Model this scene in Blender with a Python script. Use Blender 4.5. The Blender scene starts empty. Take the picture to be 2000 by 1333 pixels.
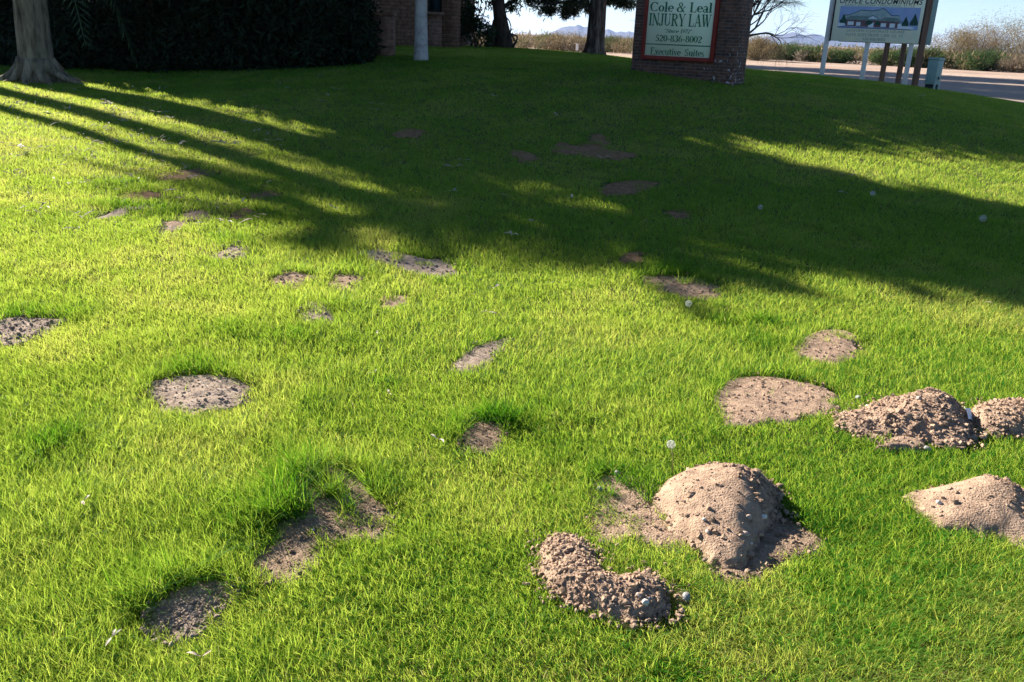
import bpy, math, numpy as np
from mathutils import Vector, Matrix
R = math.radians
S = bpy.context.scene
COL = S.collection

# ------------------------------------------------------------ camera, sky, sun
CAMZ, FPX = 1.6, 1700.0
PITCH, ROLL = R(19.45), R(2.3)
SUN_AZ, SUN_EL = R(-49.0), R(26.0)      # azimuth clockwise from +Y
cd = bpy.data.cameras.new('camera'); cam = bpy.data.objects.new('camera', cd); COL.objects.link(cam)
cd.sensor_width = 36.0; cd.lens = 36.0 * FPX / 2000.0; cd.clip_start = 0.05; cd.clip_end = 30000
CM = Matrix.Rotation(math.pi / 2 - PITCH, 4, 'X') @ Matrix.Rotation(ROLL, 4, 'Z')
cam.matrix_world = Matrix.Translation((0, 0, CAMZ)) @ CM
S.camera = cam
W = bpy.data.worlds.new('World'); S.world = W; W.use_nodes = True
wn = W.node_tree; bg = wn.nodes['Background']
sky = wn.nodes.new('ShaderNodeTexSky'); sky.sky_type = 'NISHITA'; sky.sun_disc = False
sky.sun_elevation = SUN_EL; sky.sun_rotation = SUN_AZ; sky.altitude = 400
sky.air_density = 0.9; sky.dust_density = 0.2; sky.ozone_density = 4.0
wn.links.new(sky.outputs[0], bg.inputs[0]); bg.inputs[1].default_value = 0.046
SUNV = Vector((math.sin(SUN_AZ) * math.cos(SUN_EL), math.cos(SUN_AZ) * math.cos(SUN_EL), math.sin(SUN_EL)))
sl = bpy.data.lights.new('sun', 'SUN'); so = bpy.data.objects.new('sun', sl); COL.objects.link(so)
sl.energy = 5.0; sl.angle = R(0.53); sl.color = (1.0, 0.94, 0.83)
so.rotation_euler = (-SUNV).to_track_quat('-Z', 'Y').to_euler(); so.location = SUNV * 60
S.view_settings.view_transform = 'Standard'; S.view_settings.look = 'None'
S.view_settings.gamma = 1; S.view_settings.exposure = 1.9
S.cycles.max_bounces = 6; S.cycles.transparent_max_bounces = 4; S.cycles.use_denoising = True

# ------------------------------------------------------------ numeric helpers
rng = np.random.default_rng(7)
Rm = np.array(CM.to_3x3())
def ray(px, py):
    d = np.array([(np.asarray(px, float) - 1000) / FPX, -(np.asarray(py, float) - 666.5) / FPX, -np.ones_like(np.asarray(px, float))])
    return (Rm @ d.reshape(3, -1)).T
def P(px, py, Y):
    d = ray(px, py)[0]; return np.array([0, 0, CAMZ]) + d * (Y / d[1])
def _hash(ix, iy, s):
    h = (ix.astype(np.int64) * 374761393 + iy.astype(np.int64) * 668265263 + s * 974634533) & 0xFFFFFFFF
    h = ((h ^ (h >> 13)) * 1274126177) & 0xFFFFFFFF
    return ((h ^ (h >> 16)) & 0xFFFFFF) / float(0xFFFFFF)
def vn(x, y, s=0):
    x = np.asarray(x, float); y = np.asarray(y, float)
    ix = np.floor(x); iy = np.floor(y); fx = x - ix; fy = y - iy
    fx = fx * fx * (3 - 2 * fx); fy = fy * fy * (3 - 2 * fy)
    a = _hash(ix, iy, s); b = _hash(ix + 1, iy, s); c = _hash(ix, iy + 1, s); d = _hash(ix + 1, iy + 1, s)
    return (a + (b - a) * fx) * (1 - fy) + (c + (d - c) * fx) * fy
def fbm(x, y, s=0, o=4):
    t = 0; a = .5
    for k in range(o):
        t = t + a * vn(np.asarray(x) * 2 ** k + 17.3 * k, np.asarray(y) * 2 ** k - 9.1 * k, s + k); a *= .5
    return t
def sst(a, b, x):
    t = np.clip((np.asarray(x, float) - a) / (b - a), 0, 1); return t * t * (3 - 2 * t)

# ------------------------------------------------------------ terrain
ctrl = [(-2, 2, 0), (2, 2, 0), (0, 1, 0), (0, 5, .02), (-4, 5, .10), (4, 5, -.02), (0, -6, 0), (-12, -6, 0), (12, -6, 0),
        (-10, 4, .1), (10, 4, -.05), (-6, 10, .36), (0, 10, .30), (6, 10, .18), (-14, 10, .45), (14, 10, .0),
        (-18, 16, .7), (-20, 30, 1.0), (3, 23, 1.02), (8, 28, .5), (20, 30, 0), (-8, 34, 1.15)]
for q in [(75, 158, 15), (300, 146, 17.5), (600, 131, 18), (747, 108, 20), (822, 119, 19), (895, 93, 26), (990, 95, 30),
          (1160, 105, 30), (1231, 131, 16.6), (1443, 164, 15.2), (1612, 149, 22), (1692, 158, 21.5), (1775, 169, 21), (1823, 171, 20.3),
          (2000, 212, 18)]:
    ctrl.append(tuple(P(*q)))
ctrl = np.array(ctrl, float)
def _tk(r2): return np.where(r2 > 1e-9, .5 * r2 * np.log(np.maximum(r2, 1e-9)), 0)
_n = len(ctrl)
_K = _tk(((ctrl[:, None, :2] - ctrl[None, :, :2]) ** 2).sum(-1)) + np.eye(_n) * 2.0
_Pm = np.c_[np.ones(_n), ctrl[:, :2]]
_A = np.block([[_K, _Pm], [_Pm.T, np.zeros((3, 3))]])
_w = np.linalg.solve(_A, np.r_[ctrl[:, 2], np.zeros(3)])
def ground(x, y):
    x = np.atleast_1d(np.asarray(x, float)); y = np.atleast_1d(np.asarray(y, float))
    xc = np.clip(x, -26, 24); yc = np.clip(y, -8, 44)
    z = np.empty_like(x)
    for i in range(0, len(x), 100000):
        sl_ = slice(i, i + 100000)
        r2 = (xc[sl_, None] - ctrl[:, 0]) ** 2 + (yc[sl_, None] - ctrl[:, 1]) ** 2
        z[sl_] = _tk(r2) @ _w[:_n] + _w[_n] + _w[_n + 1] * xc[sl_] + _w[_n + 2] * yc[sl_]
    far = np.maximum.reduce([sst(33, 46, y), sst(13.5, 22, x), sst(24, 40, -x), sst(2, 14, -y)])
    z = z * (1 - far)
    near = 1 - sst(45, 90, np.hypot(x, y))
    z = z + near * (.05 * (fbm(x * .55, y * .55, 3, 3) - .44) + .022 * (fbm(x * 2.3, y * 2.3, 11, 2) - .37))
    z = z + (1 - near) * .35 * (fbm(x * .03, y * .03, 5, 3) - .44)
    return z
def pix2ground(px, py):
    d = ray(px, py); d = d / np.linalg.norm(d, axis=1)[:, None]
    t = np.full(len(d), 1.0); lo = t.copy(); hit = np.zeros(len(d), bool)
    while not hit.all() and t.min() < 400:
        p = np.array([0, 0, CAMZ]) + d * t[:, None]
        below = p[:, 2] < ground(p[:, 0], p[:, 1])
        hit |= below
        lo = np.where(hit, lo, t); t = np.where(hit, t, t * 1.03)
        if (t > 300).all(): break
    hi = t.copy()
    for _ in range(18):
        m = .5 * (lo + hi); p = np.array([0, 0, CAMZ]) + d * m[:, None]
        b = p[:, 2] < ground(p[:, 0], p[:, 1]); hi = np.where(b, m, hi); lo = np.where(b, lo, m)
    return np.array([0, 0, CAMZ]) + d * hi[:, None]
def G1(px, py): return pix2ground([px], [py])[0]
# lawn edge, depth as a function of x
LX = np.array([-40, -12, 0, 1.5, 3, 5, 7, 9.6, 10.4, 11.0, 12.5, 15, 20, 30, 60])
LY = np.array([34, 34, 34, 34, 32, 28, 25.5, 22.6, 21.2, 20.0, 17.2, 13.5, 9, 4, 0])
def lawn_edge(x): return np.interp(x, LX, LY) + .35 * (vn(np.asarray(x) * 1.3, np.asarray(x) * .1, 2) - .5)

# ------------------------------------------------------------ mesh helpers
def mk(name, V, F, mat=None, parent=None, smooth=False, attrs=None, mats=None, midx=None):
    V = np.asarray(V, np.float32)
    if not isinstance(F, (list, tuple)): F = [F]
    F = [np.asarray(f, np.int32) for f in F if len(f)]
    me = bpy.data.meshes.new(name)
    me.vertices.add(len(V)); me.vertices.foreach_set('co', V.ravel())
    li = np.concatenate([f.ravel() for f in F]); tot = np.concatenate([np.full(len(f), f.shape[1], np.int32) for f in F])
    st = np.r_[0, np.cumsum(tot)[:-1]].astype(np.int32)
    me.loops.add(len(li)); me.loops.foreach_set('vertex_index', li)
    me.polygons.add(len(tot)); me.polygons.foreach_set('loop_start', st)
    if smooth: me.polygons.foreach_set('use_smooth', np.ones(len(tot), bool))
    if midx is not None: me.polygons.foreach_set('material_index', np.asarray(midx, np.int32))
    for k, a in (attrs or {}).items():
        at = me.attributes.new(k, 'FLOAT', 'POINT'); at.data.foreach_set('value', np.asarray(a, np.float32))
    me.update(calc_edges=True)
    for m in (mats or ([mat] if mat else [])): me.materials.append(m)
    o = bpy.data.objects.new(name, me); COL.objects.link(o)
    if parent is not None: o.parent = parent
    return o
def tag(o, label=None, cat=None, group=None, kind=None):
    if label: o['label'] = label
    if cat: o['category'] = cat
    if group: o['group'] = group
    if kind: o['kind'] = kind
    return o
def empty(name, loc, rz=0, **k):
    o = bpy.data.objects.new(name, None); COL.objects.link(o); o.location = loc; o.rotation_euler = (0, 0, rz)
    o.empty_display_size = .2
    return tag(o, **k)
class MB:
    def __init__(s): s.V = []; s.F = {}; s.n = 0
    def add(s, V, F):
        V = np.asarray(V, float); s.V.append(V)
        for f in F: s.F.setdefault(len(f), []).append(np.asarray(f) + s.n)
        s.n += len(V); return s
    def addn(s, V, F):
        V = np.asarray(V, float); s.V.append(V); F = np.asarray(F)
        s.F.setdefault(F.shape[1], []).extend(list(F + s.n)); s.n += len(V); return s
    def box(s, x0, x1, y0, y1, z0, z1, M=None):
        V = np.array([(x, y, z) for z in (z0, z1) for y in (y0, y1) for x in (x0, x1)], float)
        if M is not None: V = np.array([M @ Vector(v) for v in V])
        return s.add(V, [(0, 2, 3, 1), (4, 5, 7, 6), (0, 1, 5, 4), (2, 6, 7, 3), (0, 4, 6, 2), (1, 3, 7, 5)])
    def tube(s, pts, rad, n=8, wob=0, seed=0, cap=True):
        pts = np.asarray(pts, float); m = len(pts); rad = np.broadcast_to(np.asarray(rad, float), (m,))
        T = np.gradient(pts, axis=0); T /= np.linalg.norm(T, axis=1)[:, None] + 1e-9
        up = np.array([0, 0, 1.]) if abs(T[0, 2]) < .9 else np.array([0, 1., 0])
        a = np.arange(n) * 2 * np.pi / n; V = []
        for i in range(m):
            u = np.cross(up, T[i]); u /= np.linalg.norm(u) + 1e-9; v = np.cross(T[i], u); up = np.cross(u, T[i]) if False else up
            rr = rad[i] * (1 + wob * (vn(a * 3 + 5, np.full(n, i * .6), seed) - .5) * 2)
            V.append(pts[i] + np.outer(np.cos(a) * rr, u) + np.outer(np.sin(a) * rr, v))
        V = np.concatenate(V); F = []
        for i in range(m - 1):
            for k in range(n):
                F.append((i * n + k, i * n + (k + 1) % n, (i + 1) * n + (k + 1) % n, (i + 1) * n + k))
        s.add(V, F)
        if cap:
            s.F.setdefault(n, []).append(np.arange(n)[::-1] + s.n - m * n); s.F.setdefault(n, []).append(np.arange(n) + s.n - n)
        return s
    def build(s, name, mat, parent=None, smooth=False, bevel=0):
        o = mk(name, np.concatenate(s.V), [np.array(f) for f in s.F.values()], mat, parent, smooth)
        if bevel:
            b = o.modifiers.new('b', 'BEVEL'); b.width = bevel; b.segments = 2; b.limit_method = 'ANGLE'
        return o

# ------------------------------------------------------------ materials
def mat(name, c1, c2=None, scale=5., rough=.8, bump=0., bscale=60., spec=.3, detail=4, trans=0, coord='Object', c3=None, stretch=None, metal=0):
    m = bpy.data.materials.new(name); m.use_nodes = True; t = m.node_tree; N = t.nodes; L = t.links
    b = N['Principled BSDF']; b.inputs['Roughness'].default_value = rough; b.inputs['Specular IOR Level'].default_value = spec
    b.inputs['Metallic'].default_value = metal
    tc = N.new('ShaderNodeTexCoord'); v = tc.outputs[coord]
    if stretch:
        mp = N.new('ShaderNodeMapping'); mp.inputs['Scale'].default_value = stretch; L.new(v, mp.inputs[0]); v = mp.outputs[0]
    if c2 is not None:
        n = N.new('ShaderNodeTexNoise'); n.inputs['Scale'].default_value = scale; n.inputs['Detail'].default_value = detail
        n.inputs['Roughness'].default_value = .65
        L.new(v, n.inputs['Vector']); r = N.new('ShaderNodeValToRGB'); L.new(n.outputs[0], r.inputs[0])
        r.color_ramp.elements[0].position = .32; r.color_ramp.elements[1].position = .68
        r.color_ramp.elements[0].color = (*c1, 1); r.color_ramp.elements[1].color = (*c2, 1)
        if c3 is not None:
            e = r.color_ramp.elements.new(.5); e.color = (*c3, 1)
        col = r.outputs[0]; L.new(col, b.inputs['Base Color'])
    else:
        b.inputs['Base Color'].default_value = (*c1, 1); col = None
    if bump:
        n2 = N.new('ShaderNodeTexNoise'); n2.inputs['Scale'].default_value = bscale; n2.inputs['Detail'].default_value = 6
        L.new(v, n2.inputs['Vector']); bp = N.new('ShaderNodeBump'); bp.inputs['Strength'].default_value = bump
        bp.inputs['Distance'].default_value = .02
        L.new(n2.outputs[0], bp.inputs['Height']); L.new(bp.outputs[0], b.inputs['Normal'])
    if trans:
        tr = N.new('ShaderNodeBsdfTranslucent'); mx = N.new('ShaderNodeMixShader'); mx.inputs[0].default_value = trans
        if col: L.new(col, tr.inputs[0])
        else: tr.inputs[0].default_value = (*c1, 1)
        L.new(b.outputs[0], mx.inputs[1]); L.new(tr.outputs[0], mx.inputs[2]); L.new(mx.outputs[0], N['Material Output'].inputs[0])
    return m
def attr_mat(name, attr, stops, rough=.6, spec=.25, trans=.4, tboost=(1, 1, 1), tstops=None):
    m = bpy.data.materials.new(name); m.use_nodes = True; t = m.node_tree; N = t.nodes; L = t.links
    b = N['Principled BSDF']; b.inputs['Roughness'].default_value = rough; b.inputs['Specular IOR Level'].default_value = spec
    a = N.new('ShaderNodeAttribute'); a.attribute_name = attr
    r = N.new('ShaderNodeValToRGB'); cr = r.color_ramp
    cr.elements[0].position = stops[0][0]; cr.elements[0].color = (*stops[0][1], 1)
    cr.elements[1].position = stops[-1][0]; cr.elements[1].color = (*stops[-1][1], 1)
    for p, c in stops[1:-1]:
        e = cr.elements.new(p); e.color = (*c, 1)
    L.new(a.outputs['Fac'], r.inputs[0]); L.new(r.outputs[0], b.inputs['Base Color'])
    if trans:
        mu = N.new('ShaderNodeMixRGB'); mu.blend_type = 'MULTIPLY'; mu.inputs[0].default_value = 1; mu.inputs[2].default_value = (*tboost, 1)
        L.new(r.outputs[0], mu.inputs[1])
        tr = N.new('ShaderNodeBsdfTranslucent'); L.new(mu.outputs[0], tr.inputs[0])
        if tstops:
            r2 = N.new('ShaderNodeValToRGB'); c2 = r2.color_ramp; L.new(a.outputs['Fac'], r2.inputs[0])
            for k, e in ((0, c2.elements[0]), (-1, c2.elements[1])): e.position = tstops[k][0]; e.color = (*tstops[k][1], 1)
            for p, c in tstops[1:-1]: c2.elements.new(p).color = (*c, 1)
            L.new(r2.outputs[0], tr.inputs[0])
        mx = N.new('ShaderNodeMixShader'); mx.inputs[0].default_value = trans
        L.new(b.outputs[0], mx.inputs[1]); L.new(tr.outputs[0], mx.inputs[2]); L.new(mx.outputs[0], N['Material Output'].inputs[0])
    return m
def brick_mat(name, c1, c2, mortar, bw=.2, rh=.067, ms=.008, worn=None):
    m = bpy.data.materials.new(name); m.use_nodes = True; t = m.node_tree; N = t.nodes; L = t.links
    b = N['Principled BSDF']; b.inputs['Roughness'].default_value = .85; b.inputs['Specular IOR Level'].default_value = .2
    tc = N.new('ShaderNodeTexCoord'); sx = N.new('ShaderNodeSeparateXYZ'); L.new(tc.outputs['Object'], sx.inputs[0])
    ad = N.new('ShaderNodeMath'); ad.operation = 'ADD'; L.new(sx.outputs[0], ad.inputs[0]); L.new(sx.outputs[1], ad.inputs[1])
    cb = N.new('ShaderNodeCombineXYZ'); L.new(ad.outputs[0], cb.inputs[0]); L.new(sx.outputs[2], cb.inputs[1])
    br = N.new('ShaderNodeTexBrick'); L.new(cb.outputs[0], br.inputs['Vector'])
    for k, v in (('Scale', 1), ('Brick Width', bw), ('Row Height', rh), ('Mortar Size', ms), ('Mortar Smooth', .3), ('Bias', 0)): br.inputs[k].default_value = v
    br.inputs['Color1'].default_value = (*c1, 1); br.inputs['Color2'].default_value = (*c2, 1); br.inputs['Mortar'].default_value = (*mortar, 1)
    nz = N.new('ShaderNodeTexNoise'); nz.inputs['Scale'].default_value = 9; nz.inputs['Detail'].default_value = 5; L.new(tc.outputs['Object'], nz.inputs['Vector'])
    mr = N.new('ShaderNodeMapRange'); mr.inputs[1].default_value = .3; mr.inputs[2].default_value = .7; mr.inputs[3].default_value = .6; mr.inputs[4].default_value = 1.3
    L.new(nz.outputs[0], mr.inputs[0])
    mu = N.new('ShaderNodeMixRGB'); mu.blend_type = 'MULTIPLY'; mu.inputs[0].default_value = 1
    L.new(br.outputs['Color'], mu.inputs[1]); L.new(mr.outputs[0], mu.inputs[2]); col = mu.outputs[0]
    if worn:
        (wx, wz, rr) = worn       # old whitewash flakes round one lower corner
        n2 = N.new('ShaderNodeTexNoise'); n2.inputs['Scale'].default_value = 14; n2.inputs['Detail'].default_value = 6; L.new(tc.outputs['Object'], n2.inputs['Vector'])
        ds = N.new('ShaderNodeVectorMath'); ds.operation = 'DISTANCE'; L.new(tc.outputs['Object'], ds.inputs[0]); ds.inputs[1].default_value = (wx, -.28, wz)
        m2 = N.new('ShaderNodeMapRange'); m2.inputs[1].default_value = 0; m2.inputs[2].default_value = rr; m2.inputs[3].default_value = .52; m2.inputs[4].default_value = .76
        L.new(ds.outputs['Value'], m2.inputs[0])
        gt = N.new('ShaderNodeMath'); gt.operation = 'GREATER_THAN'; L.new(n2.outputs[0], gt.inputs[0]); L.new(m2.outputs[0], gt.inputs[1])
        mx = N.new('ShaderNodeMixRGB'); L.new(gt.outputs[0], mx.inputs[0]); L.new(col, mx.inputs[1]); mx.inputs[2].default_value = (.34, .34, .35, 1); col = mx.outputs[0]
    L.new(col, b.inputs['Base Color'])
    bp = N.new('ShaderNodeBump'); bp.inputs['Strength'].default_value = .6; bp.inputs['Distance'].default_value = .01; bp.invert = True
    L.new(br.outputs['Fac'], bp.inputs['Height']); L.new(bp.outputs[0], b.inputs['Normal'])
    return m
M = {}
M['soil'] = mat('soil', (.17, .105, .07), (.36, .24, .165), 9, .95, .9, 90, .1, c3=(.27, .175, .12), coord='Generated')
def soil(name, a, b, c):
    return mat(name, a, b, 22, .95, .55, 140, .08, 6, c3=c)
M['soil_pink'] = soil('soil_pink', (.19, .125, .088), (.40, .275, .19), (.31, .21, .145))
M['soil_grey'] = soil('soil_grey', (.17, .125, .095), (.39, .30, .235), (.30, .225, .17))
M['soil_brown'] = soil('soil_brown', (.14, .095, .062), (.34, .235, .16), (.24, .165, .11))
M['soil_shaded'] = soil('soil_shaded', (.13, .066, .032), (.30, .175, .09), (.20, .115, .058))  # darker copy of the brown soil, shade put into its colour
M['soil_clod'] = soil('soil_clod', (.17, .115, .082), (.42, .29, .20), (.32, .215, .15))
M['bark_dark'] = mat('bark_dark', (.035, .025, .018), (.10, .075, .055), 12, .9, 1, 30, .1, stretch=(1, 1, .25))
M['bark_pine'] = mat('bark_pine', (.03, .022, .017), (.27, .21, .165), 7, .9, 1, 18, .1, stretch=(1.6, 1.6, .3), c3=(.11, .08, .06))
M['bark_palm'] = mat('bark_palm', (.05, .04, .026), (.29, .235, .165), 7, .9, 1, 40, .1, stretch=(1.6, 1.6, .3), c3=(.18, .145, .10))
M['bark_pale'] = mat('bark_pale', (.20, .19, .185), (.46, .44, .425), 5, .8, .5, 30, .2, c3=(.38, .365, .35))
M['concrete'] = mat('concrete', (.4, .38, .35), (.5, .48, .45), 6, .9)
M['white_paint'] = mat('white_paint', (.62, .62, .62), (.74, .74, .74), 4, .6)
M['grey_paint'] = mat('grey_paint', (.68, .64, .58), (.80, .77, .72), 6, .65)
M['brown_wood'] = mat('brown_wood', (.13, .07, .045), (.24, .14, .095), 6, .75, .3, 30, .2, stretch=(2, 2, .2))
M['red_frame'] = mat('red_frame', (.13, .010, .007), (.20, .018, .011), 5, .55)
M['sign_panel'] = mat('sign_panel', (.74, .88, .70), (.80, .91, .74), 2, .5, spec=.4)
M['green_letter'] = mat('green_letter', (.004, .12, .055), None, rough=.5)
M['box_green'] = mat('box_green', (.20, .31, .28), (.27, .38, .35), 3, .55, spec=.35)
M['box_dark'] = mat('box_dark', (.02, .025, .022), None, rough=.8)
M['glass'] = mat('glass', (.03, .055, .075), None, rough=.08, spec=.6)
M['roof'] = mat('roof', (.20, .13, .10), (.28, .19, .15), 8, .85)
M['iron'] = mat('iron', (.02, .018, .016), (.05, .04, .035), 8, .7)
M['paper'] = mat('paper', (.8, .8, .79), None, rough=.7)
M['leaf_dry'] = mat('leaf_dry', (.22, .17, .12), (.56, .50, .43), 45, .75, .3, 80, .2, trans=.15, c3=(.42, .36, .29))
M['twig'] = mat('twig', (.30, .23, .16), (.45, .37, .28), 30, .8)
M['stone_a'] = mat('stone_a', (.27, .19, .15), (.45, .36, .30), 40, .7, .3, 90)
M['stone_b'] = mat('stone_b', (.17, .16, .155), (.32, .305, .295), 40, .7, .3, 90)
M['stone_c'] = mat('stone_c', (.42, .37, .32), (.60, .55, .50), 40, .6, .2, 90)
M['pappus'] = mat('pappus', (.62, .62, .58), None, rough=.8, trans=.5)
M['stem'] = mat('stem', (.33, .27, .12), (.22, .28, .08), 20, .6, trans=.2)
M['rock'] = mat('rock', (.030, .024, .026), (.065, .050, .048), .004, .95, detail=8)
FOL = attr_mat('foliage_dark', 'tint', [(0, (.012, .030, .012)), (.5, (.025, .055, .02)), (1, (.05, .09, .03))], .5, .3, .25, (1.1, 1.3, .7))
FOLP = attr_mat('foliage_pine', 'tint', [(0, (.02, .035, .018)), (.5, (.045, .065, .03)), (1, (.11, .10, .045))], .6, .2, .25)
FOLB = attr_mat('brush', 'tint', [(0, (.035, .075, .022)), (.2, (.07, .11, .035)), (.38, (.115, .12, .05)), (.6, (.19, .145, .075)), (.8, (.25, .185, .115)), (1, (.18, .155, .125))], .8, .1, .25)
GRASS = attr_mat('grass_blade', 'tint', [(0, (.010, .050, .006)), (.3, (.017, .100, .010)), (.62, (.030, .180, .013)), (.85, (.095, .250, .034)), (.93, (.22, .22, .06)), (1, (.42, .34, .17))], 0.5, .04, .55,
                 tstops=[(0, (.02, .09, .004)), (.3, (.08, .22, .008)), (.62, (.335, .445, .046)), (.85, (.52, .57, .09)), (.93, (.42, .38, .10)), (1, (.45, .36, .18))])
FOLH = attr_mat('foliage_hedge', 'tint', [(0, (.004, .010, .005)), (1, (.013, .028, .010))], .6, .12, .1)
# two-zone ground: thatchy soil below the lawn, sand beyond it
def ground_mat():
    m = bpy.data.materials.new('ground'); m.use_nodes = True; t = m.node_tree; N = t.nodes; L = t.links
    b = N['Principled BSDF']; b.inputs['Roughness'].default_value = .95; b.inputs['Specular IOR Level'].default_value = .08
    tc = N.new('ShaderNodeTexCoord')
    def nz(sc, c, det=6, pos=(.35, .65)):
        n = N.new('ShaderNodeTexNoise'); n.inputs['Scale'].default_value = sc; n.inputs['Detail'].default_value = det; n.inputs['Roughness'].default_value = .65
        L.new(tc.outputs['Object'], n.inputs['Vector']); r = N.new('ShaderNodeValToRGB'); L.new(n.outputs[0], r.inputs[0])
        for i in (0, 1): r.color_ramp.elements[i].position = pos[i]; r.color_ramp.elements[i].color = (*c[i], 1)
        return r.outputs[0]
    lawn = nz(25, ((.035, .05, .012), (.13, .115, .045)))
    s1 = nz(.12, ((.33, .235, .185), (.46, .36, .29))); s2 = nz(6, ((.55, .52, .5), (1.15, 1.12, 1.1)), 8)
    mu = N.new('ShaderNodeMixRGB'); mu.blend_type = 'MULTIPLY'; mu.inputs[0].default_value = 1; L.new(s1, mu.inputs[1]); L.new(s2, mu.inputs[2])
    a = N.new('ShaderNodeAttribute'); a.attribute_name = 'lawn'
    a2 = N.new('ShaderNodeAttribute'); a2.attribute_name = 'shaded_gravel'
    gr = nz(14, ((.16, .12, .092), (.40, .31, .245)), 8)  # gravel, toned darker than the sand to stand in partly for shade
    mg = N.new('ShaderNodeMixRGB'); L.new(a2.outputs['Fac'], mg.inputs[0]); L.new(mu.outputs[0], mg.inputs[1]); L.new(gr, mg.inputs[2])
    mx = N.new('ShaderNodeMixRGB'); L.new(a.outputs['Fac'], mx.inputs[0]); L.new(mg.outputs[0], mx.inputs[1]); L.new(lawn, mx.inputs[2])
    L.new(mx.outputs[0], b.inputs['Base Color'])
    n2 = N.new('ShaderNodeTexNoise'); n2.inputs['Scale'].default_value = 22; n2.inputs['Detail'].default_value = 6; L.new(tc.outputs['Object'], n2.inputs['Vector'])
    bp = N.new('ShaderNodeBump'); bp.inputs['Strength'].default_value = .5; bp.inputs['Distance'].default_value = .03
    L.new(n2.outputs[0], bp.inputs['Height']); L.new(bp.outputs[0], b.inputs['Normal'])
    return m
M['ground'] = ground_mat()
M['brick_sign'] = brick_mat('brick_sign', (.135, .062, .040), (.06, .040, .036), (.13, .105, .09), .17, .052, .007, worn=(1.1, 0.05, 1.3))
M['brick_wall'] = brick_mat('brick_wall', (.25, .145, .10), (.20, .115, .08), (.11, .075, .06), .40, .10, .010)
M['brick_pillar'] = brick_mat('brick_pillar', (.26, .14, .09), (.18, .10, .07), (.16, .11, .085), .20, .067, .008)

# ------------------------------------------------------------ ground sheet
rad = np.r_[0.25, np.geomspace(.6, 1.5, 14), np.geomspace(1.52, 60, 250), np.geomspace(63, 9000, 100)]
th = np.r_[np.arange(-52, 52.01, .26), np.arange(55, 305, 4.0)]
th = np.radians(th)
gx = np.outer(rad, np.sin(th)).ravel(); gy = np.outer(rad, np.cos(th)).ravel()
gz = ground(gx, gy) - .024 * (gy < lawn_edge(gx) + .1)
nr, nt = len(rad), len(th)
i, j = np.meshgrid(np.arange(nr - 1), np.arange(nt), indexing='ij'); j2 = (j + 1) % nt
Fq = np.stack([i * nt + j, i * nt + j2, (i + 1) * nt + j2, (i + 1) * nt + j], -1).reshape(-1, 4)
ctr = np.array([[0, 0, float(ground(0, 0)[0])]])
Vg = np.r_[np.c_[gx, gy, gz], ctr]
tri = np.array([(len(Vg) - 1, (k + 1) % nt, k) for k in range(nt)])
lawn_m = (sst(.25, -.25, gy - lawn_edge(gx)) * sst(-42, -40, gx))
gravel_shade = sst(60, 32, gy + .8 * np.maximum(0, 8 - gx)) * sst(3, 8, gx)
mk('ground', Vg, [Fq[:, ::-1], tri[:, ::-1]], M['ground'], None, True, {'lawn': np.r_[lawn_m, 1], 'shaded_gravel': np.r_[gravel_shade, 0]})
tag(bpy.data.objects['ground'], 'grass covered mound running out into flat pale desert sand', 'ground', kind='structure')

# ------------------------------------------------------------ leaf clouds
def leaf_cloud(clumps, per, size, aspect=.4, spread=None, droop=.0, tint=(0, 1), seed=0):
    """quads (bent leaves) around clump centres: clumps (k,4)=x,y,z,r"""
    r = np.random.default_rng(seed); k = len(clumps); n = k * per
    c = np.repeat(clumps, per, 0)
    d = r.normal(size=(n, 3)); d /= np.linalg.norm(d, axis=1)[:, None]
    p = c[:, :3] + d * (c[:, 3] * r.random(n) ** .45)[:, None]
    a = r.normal(size=(n, 3)); a[:, 2] -= droop; a /= np.linalg.norm(a, axis=1)[:, None]
    b = np.cross(a, r.normal(size=(n, 3))); b /= np.linalg.norm(b, axis=1)[:, None]
    s = size * (.6 + .8 * r.random(n))
    h = a * s[:, None]; w = b * (s * aspect * .5)[:, None]
    V = np.stack([p, p + h * .5 + w, p + h, p + h * .5 - w], 1).reshape(-1, 3)
    F = np.arange(n * 4).reshape(n, 4)
    t = np.repeat(tint[0] + (tint[1] - tint[0]) * r.random(k), per) * .6 + .4 * (tint[0] + (tint[1] - tint[0]) * r.random(n))
    return V, F, np.repeat(t, 4)
def ellipsoid_clumps(c, rad, k, cr, seed=0, shell=.5):
    r = np.random.default_rng(seed); d = r.normal(size=(k, 3)); d /= np.linalg.norm(d, axis=1)[:, None]
    q = np.asarray(c) + d * np.asarray(rad) * (shell + (1 - shell) * r.random(k))[:, None]
    return np.c_[q, cr * (.6 + .8 * r.random(k))]
def foliage(name, clumps, per, size, mt, parent, **kw):
    V, F, t = leaf_cloud(clumps, per, size, **kw); return mk(name, V, F, mt, parent, False, {'tint': t})
def limbs(mb, base, tips, r0, seed=0):
    r = np.random.default_rng(seed)
    for tp in tips:
        b = np.asarray(base, float); tp = np.asarray(tp, float); m = .5 * (b + tp) + r.normal(size=3) * .12 * np.linalg.norm(tp - b) + np.array([0, 0, .1])
        pts = np.array([b * (1 - t) ** 2 + 2 * m * t * (1 - t) + tp * t * t for t in np.linspace(0, 1, 7)])
        mb.tube(pts, np.linspace(r0, r0 * .22, 7), 7)

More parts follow.
